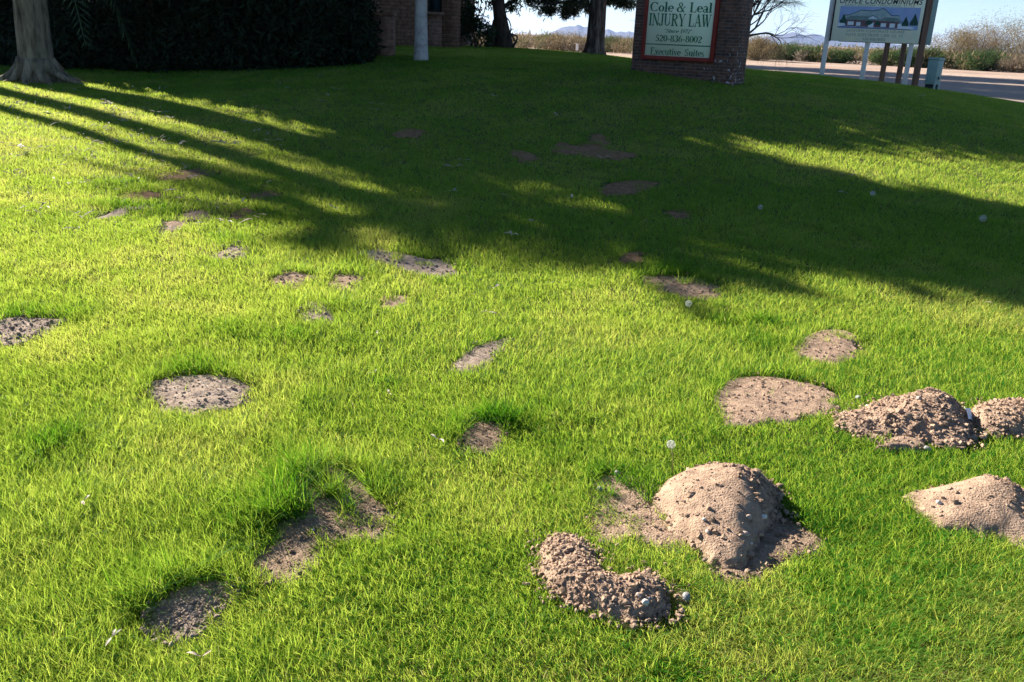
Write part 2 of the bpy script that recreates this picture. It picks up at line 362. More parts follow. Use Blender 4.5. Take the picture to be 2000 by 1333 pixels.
# ------------------------------------------------------------ palms at left
def palm(base, height, label, r_top=.20, r_base=.262, seed=0, lean=(0, 0), crown_r=2.6, nfr=46, hang=True):
    r = np.random.default_rng(seed)
    root = empty('palm_tree', base, label=label, cat='tree', group='palm trees at the left edge of the lawn')
    zs = np.r_[np.linspace(-.1, .5, 16), np.linspace(.6, height, 22)]
    n = 40; a = np.arange(n) * 2 * np.pi / n; V = []
    for z in zs:
        rr = np.interp(z, [0, .12, .3, .6, height], [r_base * 1.22, r_base * 1.09, r_base * 1.0, r_base * .95, r_top])
        flare = np.clip(1 - z / .32, 0, 1.3) ** 2
        ang = rr * (1 + .05 * (vn(a * 4, np.full(n, z * 1.5), seed) - .5)) + flare * .75 * np.maximum(0, vn(a * 1.9 + 2, np.zeros(n), seed + 5) - .5) + .012 * np.sin(a * 13 + 3 * vn(a, a * 0 + z, 4))
        V.append(np.c_[lean[0] * z + np.cos(a) * ang, lean[1] * z + np.sin(a) * ang, np.full(n, z)])
    V = np.concatenate(V); m = len(zs); F = [(q * n + k, q * n + (k + 1) % n, (q + 1) * n + (k + 1) % n, (q + 1) * n + k) for q in range(m - 1) for k in range(n)]
    mk('trunk', V, [np.array(F), np.array([np.arange(n) + (m - 1) * n])], M['bark_palm'], root, True)
    if hang:
        rb = MB()
        for q, (an, ln) in enumerate(((-2.7, .75), (-3.3, .9), (-2.2, .5), (-1.5, .42), (-.9, .55), (-.35, .95), (.3, .7), (1.3, .5), (2.4, .6))):
            t = np.linspace(0, 1, 9); rr_ = r_base * .72 + ln * .8 * t; wob = .12 * np.sin(t * 4 + q)
            pts = np.c_[np.cos(an + wob) * rr_, np.sin(an + wob) * rr_, .30 * (1 - t) ** 2.4 - .03 * t + .01]
            gz2 = ground(pts[:, 0] + base[0], pts[:, 1] + base[1]) - base[2]; pts[:, 2] += gz2 * np.clip(t * 2, 0, 1)
            rb.tube(pts, np.interp(t, [0, .3, 1], [.12, .065, .018]), 9, .25, q)
        rb.build('roots', M['bark_palm'], root, True)
    # fronds
    VV = []; FF = []; T = []; nb = 0
    top = np.array([lean[0] * height, lean[1] * height, height])
    for f in range(nfr):
        az = r.random() * 2 * np.pi; el = r.uniform(-.9, 1.1); L = crown_r * r.uniform(.8, 1.15)
        if hang and f < 3: az = (-.35, -.8, .1)[f]; el = (-.55, -.9, -1.1)[f]; L = 3.3
        d = np.array([math.cos(az) * math.cos(el), math.sin(az) * math.cos(el), math.sin(el)])
        t = np.linspace(0, 1, 40); pts = top + np.outer(t, d) * L + np.outer(t ** 2, [0, 0, -1]) * L * .42
        tg = np.gradient(pts, axis=0); tg /= np.linalg.norm(tg, axis=1)[:, None]
        side = np.cross(tg, [0, 0, 1]); side /= np.linalg.norm(side, axis=1)[:, None] + 1e-6
        wd = .022 * (1 - t) + .004
        q = np.stack([pts - side * wd[:, None], pts + side * wd[:, None]], 1).reshape(-1, 3)
        VV.append(q); k = np.arange(39) * 2; FF.append(np.stack([k, k + 1, k + 3, k + 2], 1) + nb); T.append(np.full(len(q), .8)); nb += len(q)
        for s in (-1, 1):
            lt = np.linspace(.12, .99, 46); ip = np.array([np.interp(lt, t, pts[:, c]) for c in range(3)]).T
            it = np.array([np.interp(lt, t, tg[:, c]) for c in range(3)]).T; isd = np.array([np.interp(lt, t, side[:, c]) for c in range(3)]).T
            ll = .42 * np.sin(np.pi * np.clip(lt, .1, .97)) ** .6 * crown_r / 2.6
            dr = isd * s * .8 + it * .6 + np.array([0, 0, -.25]) + r.normal(size=ip.shape) * .08
            tip = ip + dr * ll[:, None]; hw = it * .016
            q = np.stack([ip - hw, ip + dr * ll[:, None] * .5 - hw * 1.2, tip, ip + dr * ll[:, None] * .5 + hw * 1.2 + np.array([0, 0, .012])], 1).reshape(-1, 3)
            VV.append(q); FF.append(np.arange(len(q)).reshape(-1, 4) + nb); T.append(np.repeat(r.random(len(ip)) * .6 + .3, 4)); nb += len(q)
    mk('fronds', np.concatenate(VV), np.concatenate(FF), FOL, root, False, {'tint': np.concatenate(T)})
    return root
pb = P(75, 155, 15); pb[2] = ground(pb[0], pb[1])[0]
palm(pb, 4.6, 'thick smooth palm trunk with spreading roots in front of the dark hedge', seed=3, lean=(.03, 0))
for bx, by, hh, sd, lb, cr, nf in ((-11.9, 18.0, 7.6, 8, 'tall palm standing at the left end of the tall hedge', 1.35, 38), (-13.1, 18.0, 7.55, 12, 'slender tall palm, second from the hedge end', 1.3, 26),
                           (-14.2, 18.1, 7.6, 15, 'slender tall palm, the outermost at the far left', 1.2, 22)):
    palm((bx, by, float(ground(bx, by)[0])), hh, lb, (.11 if bx < -13.5 else .18), (.17 if bx < -13.5 else .24), sd, (-.004, 0), cr, nf, False)

# ------------------------------------------------------------ hedge
def hedge():
    root = empty('oleander_hedge', (-6.5, 19, float(ground(-6.5, 19)[0])), label='tall dark unlit hedge in front of the brick building', cat='hedge')
    ox, oy, oz = root.location
    r = np.random.default_rng(21); C = []
    xl = -10.2; xr = P(706, 60, 18.6)[0]; xm = -7.9
    for k in range(1150):     # tall body, lower towards its right end
        x = r.uniform(xl + .1, xr); y = 18.7 + r.uniform(-.9, 1.3); top = (9.25 if x < -5.7 - 1.2 * (y - 17.8) else 4.35 - .10 * (x + 6)) + .12 * vn(np.array([x * 1.3]), np.array([0.]), 4)[0]
        z = (r.uniform(.02, 1) if k % 3 else r.uniform(.02, .30)) * top
        if z > 5.4 and x < xl + 2.2: x -= r.uniform(0, 1.3)
        x = min(x, xr - .25 * (vn(np.array([z * 1.1]), np.array([3.]), 6)[0]) + (.35 if z > 1.2 else 0))
        C.append((x, y, z, .42))
    for k in range(620):      # low body at left
        x = r.uniform(-17, xl); y = 18.6 + r.uniform(-.7, .9); z = r.uniform(.1, 2.0); C.append((x, y, z, .40))
    for k in range(650):      # skirt down to the lawn
        C.append((r.uniform(-13.5, xr), 18.45 + r.uniform(-.4, .5), r.uniform(.0, .75), .34))
    C = np.array(C); C[:, 2] += ground(C[:, 0], C[:, 1]); C[:, :3] -= (ox, oy, oz)
    low = C[:, 2] + oz < 2.6; D_ = C[low].copy(); D_[:, 3] = .38
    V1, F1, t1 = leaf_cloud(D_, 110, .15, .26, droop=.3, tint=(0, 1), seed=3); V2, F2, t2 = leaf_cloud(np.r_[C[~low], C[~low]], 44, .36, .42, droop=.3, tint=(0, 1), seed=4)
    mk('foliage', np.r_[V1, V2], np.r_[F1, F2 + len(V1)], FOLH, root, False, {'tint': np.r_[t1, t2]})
    mb = MB()
    for k in range(46):
        x = r.uniform(-12, xr - .3); y = r.uniform(18.5, 19.6); z0 = float(ground(x, y)[0]); hgt = 1.6 if x < xl else 3.6
        pts = np.array([(x, y, z0 - .05), (x + r.normal() * .12, y + r.normal() * .1, z0 + hgt * .4), (x + r.normal() * .35, y + r.normal() * .25, z0 + hgt)]) - (ox, oy, oz)
        mb.tube(pts, (.045, .035, .015), 6)
    mb.build('stems', M['bark_dark'], root, True)
hedge()

# ------------------------------------------------------------ building
def building():
    Y = 26.0; xr = P(893, 60, Y)[0]; z0 = float(ground(xr, Y)[0]) - .05
    root = empty('brick_building', (xr, Y, z0), label='tan slump block building with a small blue window behind the hedge', cat='building')
    x0, H, D = -13.0, 7.6, 9.0
    wx0 = P(836, 12, Y)[0] - xr; wx1 = P(863, 12, Y)[0] - xr; wz0 = P(850, 24, Y)[2] - z0; wz1 = wz0 + 1.15
    w = MB(); t = .25
    w.box(x0, wx0, 0, t, -.6, H); w.box(wx1, 0, 0, t, -.6, H); w.box(wx0, wx1, 0, t, -.6, wz0); w.box(wx0, wx1, 0, t, wz1, H)
    w.box(-t, 0, t, D, -.6, H); w.box(x0, x0 + t, t, D, -.6, H); w.box(x0 + t, -t, D - t, D, -.6, H)
    w.build('wall', M['brick_wall'], root)
    f = MB(); fw = .05
    f.box(wx0, wx0 + fw, .05, .13, wz0, wz1); f.box(wx1 - fw, wx1, .05, .13, wz0, wz1); f.box(wx0 + fw, wx1 - fw, .05, .13, wz0, wz0 + fw); f.box(wx0 + fw, wx1 - fw, .05, .13, wz1 - fw, wz1)
    win = f.build('window', M['box_dark'], root)
    MB().box(wx0 + fw, wx1 - fw, .08, .095, wz0 + fw, wz1 - fw).build('pane', M['glass'], win)
    MB().box(wx0 - .08, wx1 + .08, -.07, .05, wz0 - .09, wz0 - .003).build('sill', M['brick_wall'], win)
    MB().box(x0 - .5, .5, -.55, D + .5, H, H + .22).build('roof', M['roof'], root)
    bl = MB()
    bl.box(x0, .012, -.012, .0, .1 + .28, .1 + .30); bl.build('base_ledge', M['brick_wall'], root)
building()
def pillar():
    b = P(747, 108, 20); gz_ = float(ground(b[0], b[1])[0]); ztop = P(747, 24, 20)[2]
    x0 = P(727, 70, 20)[0]; x1 = P(767, 70, 20)[0]; cx = (x0 + x1) / 2; hw = (x1 - x0) / 2
    root = empty('brick_pillar', (cx, 20, gz_), label='square red brick pillar at the right end of the dark hedge', cat='pillar')
    MB().box(-hw, hw, 0, 2 * hw, -.3, ztop - gz_ - .07).build('shaft', M['brick_pillar'], root)
    MB().box(-hw - .03, hw + .03, -.03, 2 * hw + .03, ztop - gz_ - .07, ztop - gz_).build('cap', M['brick_pillar'], root, bevel=.01)
pillar()

# ------------------------------------------------------------ pale-trunked tree, dark shrub, forked tree, pine
def simple_tree(name, base, label, trunk_pts, trunk_r, crown, bark, fol, cat='tree', per=40, leaf=.2, aspect=.4, tips=8, wob=.05, seed=0, droop=.2, tint=(.2, 1), group=None, nseg=24):
    root = empty(name, base, label=label, cat=cat, group=group)
    mb = MB(); mb.tube(trunk_pts, trunk_r, nseg, wob, seed)
    r = np.random.default_rng(seed)
    top = np.array(trunk_pts[-1]); limbs(mb, top - (0, 0, .1), [crown[q, :3] for q in r.choice(len(crown), tips, replace=False)], trunk_r[-1] * .6, seed)
    mb.build('trunk', bark, root, True)
    foliage('crown', crown, per, leaf, fol, root, aspect=aspect, droop=droop, tint=tint, seed=seed + 1)
    return root
b = P(822, 119, 19); b[2] = ground(b[0], b[1])[0]
lx = P(822, 0, 19)[0] - b[0]
tz = np.linspace(-.1, 3.2, 18)
simple_tree('white_barked_tree', b, 'straight smooth pale grey trunk standing before the brick wall', np.c_[lx * tz / 1.35 * .9, 0 * tz, tz],
            np.interp(tz, [-.1, .05, .3, 1.2, 3.4], [.165, .155, .138, .125, .10]), ellipsoid_clumps((.9, .3, 3.45), (3.6, 2.0, 1.1), 380, .42, 4, .1), M['bark_pale'], FOL, per=60, leaf=.24, seed=31, wob=.02)
# unseen trees added behind the building to cast shade on the gravel at right
for k, (x_, y_, h_, lb) in enumerate(((-5.0, 57, 21, 'tall tree directly behind the brick building'), (-6.0, 70, 25, 'taller tree second behind the brick building'), (-7.5, 86, 30, 'tallest and farthest tree behind the brick building'))):  # all three are unseen, added only for their shade
    b = np.array([x_, y_, float(ground(x_, y_)[0])]); tz = np.linspace(-.2, h_ * .62, 9)
    simple_tree('shade_caster_tree', b, lb, np.c_[.2 * np.sin(tz * .4), 0 * tz, tz], np.linspace(.42, .22, 9), ellipsoid_clumps((0, 0, h_ * .66), (5.2, 5.2, h_ * .33), 260, 1.1, k + 40, .25), M['bark_pale'], FOL, per=64, leaf=.6, aspect=.5, seed=60 + k, group='tall trees behind the building')  # group of unseen trees added for shade
# dark shrub right of the building
def shrub(name, base, label, clumps, per, leaf, fol, stem_h, stem_n=7, cat='shrub', aspect=.35, tint=(0, .7), seed=0, group=None, bark='bark_dark', srad=.025):
    root = empty(name, base, label=label, cat=cat, group=group); mb = MB(); r = np.random.default_rng(seed)
    for k in range(stem_n):
        q = clumps[r.integers(len(clumps)), :3]; pts = np.array([(r.normal() * .1, r.normal() * .1, -.05), q * (.45, .45, .4) + r.normal(size=3) * .06, q])
        mb.tube(pts, (srad, srad * .75, srad * .4), 5)
    mb.build('stems', M[bark], root, True)
    foliage('foliage', clumps, per, leaf, fol, root, aspect=aspect, tint=tint, seed=seed + 1)
    return root
b = P(923, 94, 27.5); b[2] = ground(b[0], b[1])[0]
cl = np.r_[ellipsoid_clumps((-.12, 0, .75), (.38, .5, .75), 60, .2, 3, .2), ellipsoid_clumps((-.1, 0, 2.2), (.75, .7, 1.0), 46, .24, 5, .3), ellipsoid_clumps((.35, 0, .4), (.35, .4, .4), 22, .2, 6, .2)]
shrub('leafy_shrub', b, 'tall dark leafy shrub between the brick wall and the forked trunk', cl, 24, .13, FOL, 2.5, seed=6)
b = P(985, 96, 30); b[2] = ground(b[0], b[1])[0]
def forked():
    root = empty('forked_tree', b, label='dark forked tree trunk right of the leafy shrub', cat='tree')
    def q(px, py, dy=0): return P(px, py, 30 + dy) - b
    mb = MB()
    mb.tube([q(984, 102), q(984, 80), q(980, 55), q(976, 25), q(973, 0), q(970, -40), q(962, -90)], [.36, .27, .225, .205, .20, .18, .13], 20, .1, 3)
    mb.tube([q(957, 100, .1), q(962, 75, .1), q(969, 50, .05), q(975, 25, .02)], [.16, .17, .14, .10], 12, .1, 5)
    mb.tube([q(979, 18), q(992, 8), q(1006, -1), q(1024, -12), q(1045, -30)], [.09, .06, .05, .04, .02], 8, .1, 2)
    mb.tube([q(971, -40), q(955, -60), q(930, -85)], [.12, .09, .05], 8, .1, 2)
    mb.tube([q(968, -50), q(985, -85), q(1010, -120)], [.12, .09, .05], 8, .1, 2)
    mb.build('trunk', M['bark_dark'], root, True)
    c = []
    for (px, py, dy, r_) in ((1000, 6, 0, .22), (1012, 4, .2, .2), (1008, 12, .3, .18), (1018, -8, 0, .3), (1030, -25, .3, .4), (1000, -20, -.3, .35), (955, 3, .2, .22), (948, -12, 0, .4), (940, -40, .3, .5), (962, 12, .5, .16),
                             (1040, -10, .4, .25), (1035, 4, .2, .12), (1000, 20, .2, .12), (1055, 0, .2, .15)):
        for k in range(5): c.append((*(q(px, py, dy) + rng.normal(size=3) * r_ * .6), r_ * .7))
    Va, Fa, ta = leaf_cloud(np.array(c), 15, .13, .3, tint=(0, .6), seed=10)
    c = np.r_[ellipsoid_clumps((-1.2, .6, 7.9), (5.2, 4.0, 4.2), 560, .7, 8, .25)]
    Vb, Fb, tb = leaf_cloud(c, 46, .27, .5, tint=(0, .6), seed=9); mk('crown', np.r_[Va, Vb], np.r_[Fa, Fb + len(Va)], FOLP, root, False, {'tint': np.r_[ta, tb]})
forked()
def rods():
    bb = P(1003, 96, 29.2); bb[2] = ground(bb[0], bb[1])[0]
    root = empty('bent_rod_frame', bb, label='bent thin dark rod frame leaning beside the forked trunk', cat='garden frame')
    def q(px, py, dy=0): return P(px, py, 29.2 + dy) - bb
    mb = MB()
    def arc(pp, r_=.012):
        pp = np.array([q(*p) for p in pp]); t = np.linspace(0, len(pp) - 1, 18); mb.tube(np.array([np.interp(t, np.arange(len(pp)), pp[:, c]) for c in range(3)]).T, r_, 6)
    arc([(985, 33), (990, 35), (995, 42), (998, 52), (997, 64), (993, 76)], 0.021)
    arc([(993, 74), (995, 64), (999, 68), (1003, 76), (1007, 82)], 0.027); arc([(988, 78, .2), (992, 72, .2), (997, 66, .2)], 0.021)
    arc([(999, 67), (1005, 69), (1010, 71), (1010, 76), (1007, 85), (1001, 95)], 0.030); arc([(1007, 82), (1002, 89), (999, 97)], 0.027)
    arc([(990, 62, .2), (994, 64, .2), (1000, 57, .1)], 0.012)
    for k in range(5): arc([(991 + k * .5, 73 + k * 4.2), (1007 - abs(k - 2), 72 + k * 4.2)], 0.012)
    mb.build('rods', M['iron'], root, True)
rods()
b = P(1162, 106, 30); b[2] = ground(b[0], b[1])[0]
def pine():
    root = empty('pine_tree', b, label='pine with thick furrowed trunk left of the brick sign', cat='tree')
    def q(px, py, dy=0): return P(px, py, 30 + dy) - b
    zs = np.r_[np.linspace(-.15, .6, 10), np.linspace(.75, 9.5, 24)]
    n = 36; a = np.arange(n) * 2 * np.pi / n; V = []
    for z in zs:
        rr = np.interp(z, [-.15, .0, .15, .45, 1.8, 6, 9.5], [.42, .37, .31, .275, .25, .17, .03]); fl = max(0, 1 - z / .35)
        V.append(np.c_[.0 * z + np.cos(a) * rr * (1 + .10 * np.sin(a * 7 + z) + .10 * (vn(a * 5, np.full(n, z * 2), 3) - .5) + fl * .35 * (vn(a * 1.6, a * 0, 9) - .4)),
                       np.sin(a) * rr * (1 + .10 * np.sin(a * 7 + z)), np.full(n, z)])
    V = np.concatenate(V); m = len(zs); F = [(i_ * n + k, i_ * n + (k + 1) % n, (i_ + 1) * n + (k + 1) % n, (i_ + 1) * n + k) for i_ in range(m - 1) for k in range(n)]
    mk('trunk', V, np.array(F), M['bark_pine'], root, True)
    br = MB(); c = []
    r = np.random.default_rng(5)
    for k in range(70):
        z = r.uniform(2.3, 9.2); az = r.random() * 2 * np.pi; L = (9.9 - z) * .52 * r.uniform(.6, 1.1) + .4; dz = -.08 * L
        tip = np.array([math.cos(az) * L, math.sin(az) * L, z + dz]); pts = np.array([(0, 0, z), tip * (.5, .5, 1) + (0, 0, .12), tip]); br.tube(pts, (.05, .035, .012), 5)
        for s in np.linspace(.3, 1, 6): c.append((*(tip * (s, s, 1) + (0, 0, .05) + r.normal(size=3) * .14), .3))
    for (px, py, dy, rr) in ((1050, 0, 0, .2), (1062, 2, .2, .22), (1075, 6, .2, .24), (1080, 18, .3, .12), (1090, 6, 0, .26), (1100, 14, .1, .2), (1110, 18, .1, .2), (1120, 10, 0, .26), (1122, 20, .2, .18), (1101, 28, .1, .07), (1068, 22, .3, .1),
                             (1132, 12, .2, .24), (1140, 6, -.2, .24), (1145, 14, .4, .16), (1185, 1, .3, .14), (1197, 2, .2, .16), (1210, 4, .2, .18), (1222, 6, .1, .18), (1232, 8, .1, .16), (1040, -6, .2, .25), (1065, -10, .2, .4), (1100, -6, .1, .4), (1130, -4, 0, .4), (1205, -10, .3, .35), (1230, -8, .2, .35), (1180, -14, .1, .35)):
        for k in range(5): c.append((*(q(px, py, dy) + r.normal(size=3) * rr * .55), rr * .75))
    br.tube(np.array([q(1160, -20), q(1120, 2), q(1075, 8), q(1055, 0)]), (.06, .05, .03, .015), 6)
    br.tube(np.array([q(1164, -25), q(1200, -2), q(1235, 6)]), (.05, .035, .015), 6)
    br.build('branches', M['bark_dark'], root, True)
    foliage('needles', np.array(c), 60, .16, FOLP, root, aspect=.16, tint=(.1, 1), seed=12)
pine()

# ------------------------------------------------------------ serif sign lettering as stroke glyphs
T_, t_ = .185, .072
def gV(x, y0, y1, w=T_): return [[(x - w / 2, y0), (x + w / 2, y0), (x + w / 2, y1), (x - w / 2, y1)]]
def gH(x0, x1, y, h=t_): return [[(x0, y - h / 2), (x1, y - h / 2), (x1, y + h / 2), (x0, y + h / 2)]]
def gD(x0, y0, x1, y1, w=T_): return [[(x0 - w / 2, y0), (x0 + w / 2, y0), (x1 + w / 2, y1), (x1 - w / 2, y1)]]
def gA(cx, cy, rx, ry, a0, a1, wt=T_, wn=t_):
    n = max(4, int(abs(a1 - a0) / 18)); out = []; prev = None
    for a in np.radians(np.linspace(a0, a1, n + 1)):
        w = wn + (wt - wn) * abs(math.cos(a)) ** 1.3; c, s = math.cos(a), math.sin(a)
        cur = ((cx + (rx - w / 2) * c - 0 * w, cy + (ry - w / 2) * s), (cx + (rx + w / 2) * c, cy + (ry + w / 2 * .6) * s))
        if prev: out.append([prev[0], prev[1], cur[1], cur[0]])
        prev = cur
    return out
def sf(x, y, l=.34): return gH(x - l / 2, x + l / 2, y)
lo, hi = .027, .973
GL = {
 'I': (.42, gV(.2, 0, 1) + sf(.2, lo) + sf(.2, hi)), 'L': (.74, gV(.2, 0, 1) + sf(.2, hi) + gH(.03, .68, lo) + gV(.66, 0, .28, .05)),
 'N': (.9, gV(.15, 0, 1, t_) + gD(.14, 1, .72, 0, .19) + gV(.74, 0, 1, t_) + sf(.15, lo, .26) + sf(.1, hi, .2) + sf(.74, hi, .26)),
 'J': (.56, gV(.36, .22, 1) + sf(.36, hi) + gA(.2, .2, .18, .2, 180, 360)), 'U': (.9, gV(.18, .3, 1) + gA(.44, .3, .26, .28, 180, 360, .14) + gV(.7, .3, 1, t_) + sf(.18, hi) + sf(.7, hi, .26)),
 'R': (.86, gV(.2, 0, 1) + gA(.4, .745, .26, .23, -90, 90) + gH(.2, .42, hi) + gH(.2, .42, .515) + gD(.4, .5, .74, 0) + sf(.2, lo) + sf(.2, hi) + sf(.76, lo, .2)),
 'Y': (.88, gD(.14, 1, .44, .42) + gD(.76, 1, .47, .42, .06) + gV(.45, 0, .46) + sf(.45, lo) + sf(.16, hi, .3) + sf(.76, hi, .24)),
 'A': (.86, gD(.40, 1, .12, 0, .065) + gD(.42, 1, .70, 0) + gH(.2, .6, .32) + sf(.12, lo, .24) + sf(.70, lo, .32)),
 'W': (1.15, gD(.12, 1, .34, 0) + gD(.54, 1, .36, 0, .06) + gD(.53, 1, .75, 0) + gD(1.0, 1, .78, 0, .06) + sf(.13, hi, .3) + sf(1.0, hi, .24) + sf(.52, hi, .3)),
 'C': (.88, gA(.46, .5, .36, .47, 42, 318) + gV(.77, .66, .97, .05) + gV(.77, .05, .2, .04)), 'E': (.8, gV(.2, 0, 1) + gH(.03, .7, hi) + gH(.2, .52, .52) + gH(.03, .73, lo) + gV(.69, .76, 1, .05) + gV(.72, 0, .26, .05) + gV(.52, .42, .62, .04)),
 'S': (.66, gA(.33, .735, .21, .225, 25, 250, .14) + gA(.33, .265, .23, .235, -155, 85, .15) + gD(.2, .62, .46, .4, .17) + gV(.53, .7, .97, .045) + gV(.1, .03, .3, .045)),
 'o': (.62, gA(.31, .33, .21, .30, 0, 360)), 'l': (.36, gV(.17, 0, 1) + sf(.17, lo, .32) + gH(.02, .18, hi)), 'e': (.58, gA(.31, .33, .22, .30, 0, 315) + gH(.12, .5, .36)),
 'a': (.6, gV(.42, .03, .46) + gA(.27, .45, .16, .19, 0, 155, .15) + gA(.25, .17, .16, .16, 0, 360, .14) + gH(.4, .58, .03)), 'i': (.36, gV(.17, 0, .64) + gH(.08, .26, .86, .17) + sf(.17, lo, .32) + gH(.02, .18, .63)),
 'n': (.72, gV(.17, 0, .64) + gA(.37, .42, .19, .22, 0, 180, .15) + gV(.55, 0, .44) + sf(.17, lo, .3) + sf(.55, lo, .28) + gH(.02, .18, .63)), 'c': (.54, gA(.31, .33, .22, .30, 48, 312) + gH(.38, .5, .52, .12)),
 'x': (.6, gD(.1, .64, .46, 0) + gD(.48, .64, .1, 0, .06) + sf(.12, .63, .26) + sf(.48, .63, .2) + sf(.46, lo, .26) + sf(.1, lo, .2)), 'u': (.72, gV(.17, .2, .64) + gA(.35, .22, .18, .2, 180, 360, .14) + gV(.55, 0, .64) + gH(.02, .18, .63) + gH(.42, .56, .63) + gH(.55, .7, lo)),
 't': (.42, gV(.19, .12, .86) + gH(.03, .38, .62) + gA(.28, .13, .1, .11, 180, 330, .12)), 'v': (.58, gD(.12, .64, .3, 0) + gD(.48, .64, .32, 0, .06) + sf(.12, .63, .26) + sf(.47, .63, .2)),
 's': (.48, gA(.24, .48, .14, .15, 30, 250, .12) + gA(.24, .17, .15, .15, -155, 85, .12) + gD(.16, .42, .32, .24, .14)),
 '0': (.56, gA(.28, .5, .2, .47, 0, 360)), '1': (.56, gV(.3, 0, 1) + sf(.3, lo, .4) + gD(.12, .86, .3, 1, .1)), '2': (.56, gA(.27, .7, .18, .27, -30, 165) + gD(.42, .6, .1, .08, .12) + gH(.05, .5, .07, .14)),
 '3': (.56, gA(.25, .74, .18, .22, -80, 155) + gA(.25, .27, .2, .25, -155, 85)), '5': (.56, gH(.14, .47, .93, .13) + gV(.15, .52, .95, .06) + gA(.25, .31, .2, .29, -150, 130)),
 '6': (.56, gA(.28, .31, .19, .28, 0, 360, .14) + gA(.46, .38, .37, .6, 95, 185, .15)), '7': (.56, gH(.06, .5, .92, .15) + gD(.45, .9, .2, 0, .14)), '8': (.56, gA(.28, .75, .17, .21, 0, 360, .14) + gA(.28, .27, .2, .25, 0, 360, .15)),
 '9': (.56, gA(.28, .69, .19, .28, 0, 360, .14) + gA(.1, .62, .37, .6, -85, 5, .15)), '-': (.4, gH(.06, .34, .36, .1)), '"': (.4, gV(.1, .68, 1, .08) + gV(.26, .68, 1, .08)), ' ': (.34, []),
 '&': (.95, gA(.38, .76, .16, .2, 0, 360, .12) + gA(.33, .26, .25, .25, 70, 330) + gD(.28, .66, .74, 0, .16) + gD(.78, .5, .5, .1, .07) + sf(.78, .52, .24)),
}
def glyph_text(txt, x0, x1, y0, h, shear=0):
    adv = sum(GL[c][0] for c in txt); sx = (x1 - x0) / adv; out = []; x = 0
    for c in txt:
        w, st = GL[c]
        for q in st: out.append([(x0 + (x + u) * sx + v * h * shear, y0 + v * h) for u, v in q])
        x += w
    return out
def letters_mesh(name, quads, y, mt, parent, th=.003):
    mb = MB()
    for k, q in enumerate(quads):
        yy = y - .0001 * (k % 9)
        V = [(u, yy, v) for u, v in q] + [(u, y + th, v) for u, v in q]
        ar = sum(q[i_][0] * q[(i_ + 1) % 4][1] - q[(i_ + 1) % 4][0] * q[i_][1] for i_ in range(4))
        f = (0, 1, 2, 3) if ar > 0 else (3, 2, 1, 0)
        mb.add(V, [f])
    return mb.build(name, mt, parent)

# ------------------------------------------------------------ brick sign monument
def brick_sign():
    yaw = R(-30)                                    # right end nearer to the road
    cR = P(1436, 130, 15.2); cL = P(1234, 110, 16.2)
    yaw = math.atan2(cR[1] - cL[1], cR[0] - cL[0]); Wd = math.hypot(cR[1] - cL[1], cR[0] - cL[0])
    D = .55; zg = float(ground(cR[0], cR[1])[0]) - .03
    root = empty('brick_sign', ((cL[0] + cR[0]) / 2, (cL[1] + cR[1]) / 2, zg), yaw, label='dark brick sign monument with a pale green panel listing a phone number', cat='sign')
    MB().box(-Wd / 2, Wd / 2, 0, D, -.4, 2.62).build('brickwork', M['brick_sign'], root, bevel=.012)
    MB().box(-Wd / 2 - .05, Wd / 2 + .05, -.05, D + .05, 2.62, 2.74).build('cap', M['brick_pillar'], root, bevel=.01)
    MB().box(-Wd / 2 - .03, Wd / 2 + .035, -.035, D + .03, -.4, .06).build('footing', M['brick_sign'], root, bevel=.015)
    inv = root.matrix_basis.inverted() if False else (Matrix.Translation(root.location) @ Matrix.Rotation(yaw, 4, 'Z')).inverted()
    def loc(px, py):                                # where this line of sight meets the monument's front face
        d = Vector(ray(px, py)[0]); o_ = inv @ Vector((0, 0, CAMZ)); dd = inv.to_3x3() @ d; t = (-.06 - o_.y) / dd.y; p = o_ + dd * t; return p.x, p.z
    bx0, bz0 = loc(1258.8, 107.3); bx1, bz1 = loc(1385.8, 114.3); zb = (bz0 + bz1) / 2
    x0, x1 = bx0, bx1; z1 = 2.4; fw = .068
    fr = MB(); fr.box(x0 - fw, x0, -.075, -.002, zb - fw, z1 + fw); fr.box(x1, x1 + fw, -.075, -.002, zb - fw, z1 + fw)
    fr.box(x0, x1, -.075, -.002, zb - fw, zb); fr.box(x0, x1, -.075, -.002, z1, z1 + fw); fr.build('frame', M['red_frame'], root, bevel=.006)
    pn = MB().box(x0, x1, -.06, -.004, zb, z1).build('panel', M['sign_panel'], root)
    H = lambda cy: loc(1322, cy / 7.692)[1]
    X = lambda cx, cy: loc(1220 + cx / 7.692, cy / 7.692)[0]
    q = []
    def line(txt, cx0, cx1, ctop, cbot, shear=0):
        zt, z_ = H(ctop), H(cbot); ym = (ctop + cbot) / 2
        q.extend(glyph_text(txt, X(cx0, ym), X(cx1, ym), z_, zt - z_, shear))
    line('Cole & Leal', 385, 1325, 37, 184); line('INJURY LAW', 365, 1308, 212, 396)
    line('"Since 1972"', 592, 1010, 440, 499, .22); line('520-836-8002', 462, 1165, 535, 635); line('Executive  Suites', 384, 1200, 733, 838)
    zs = H(681); q.append([(x0 + .004, zs - .009), (x1 - .004, zs - .009), (x1 - .004, zs + .009), (x0 + .004, zs + .009)])
    letters_mesh('lettering', q, -.0625, M['green_letter'], pn)
brick_sign()

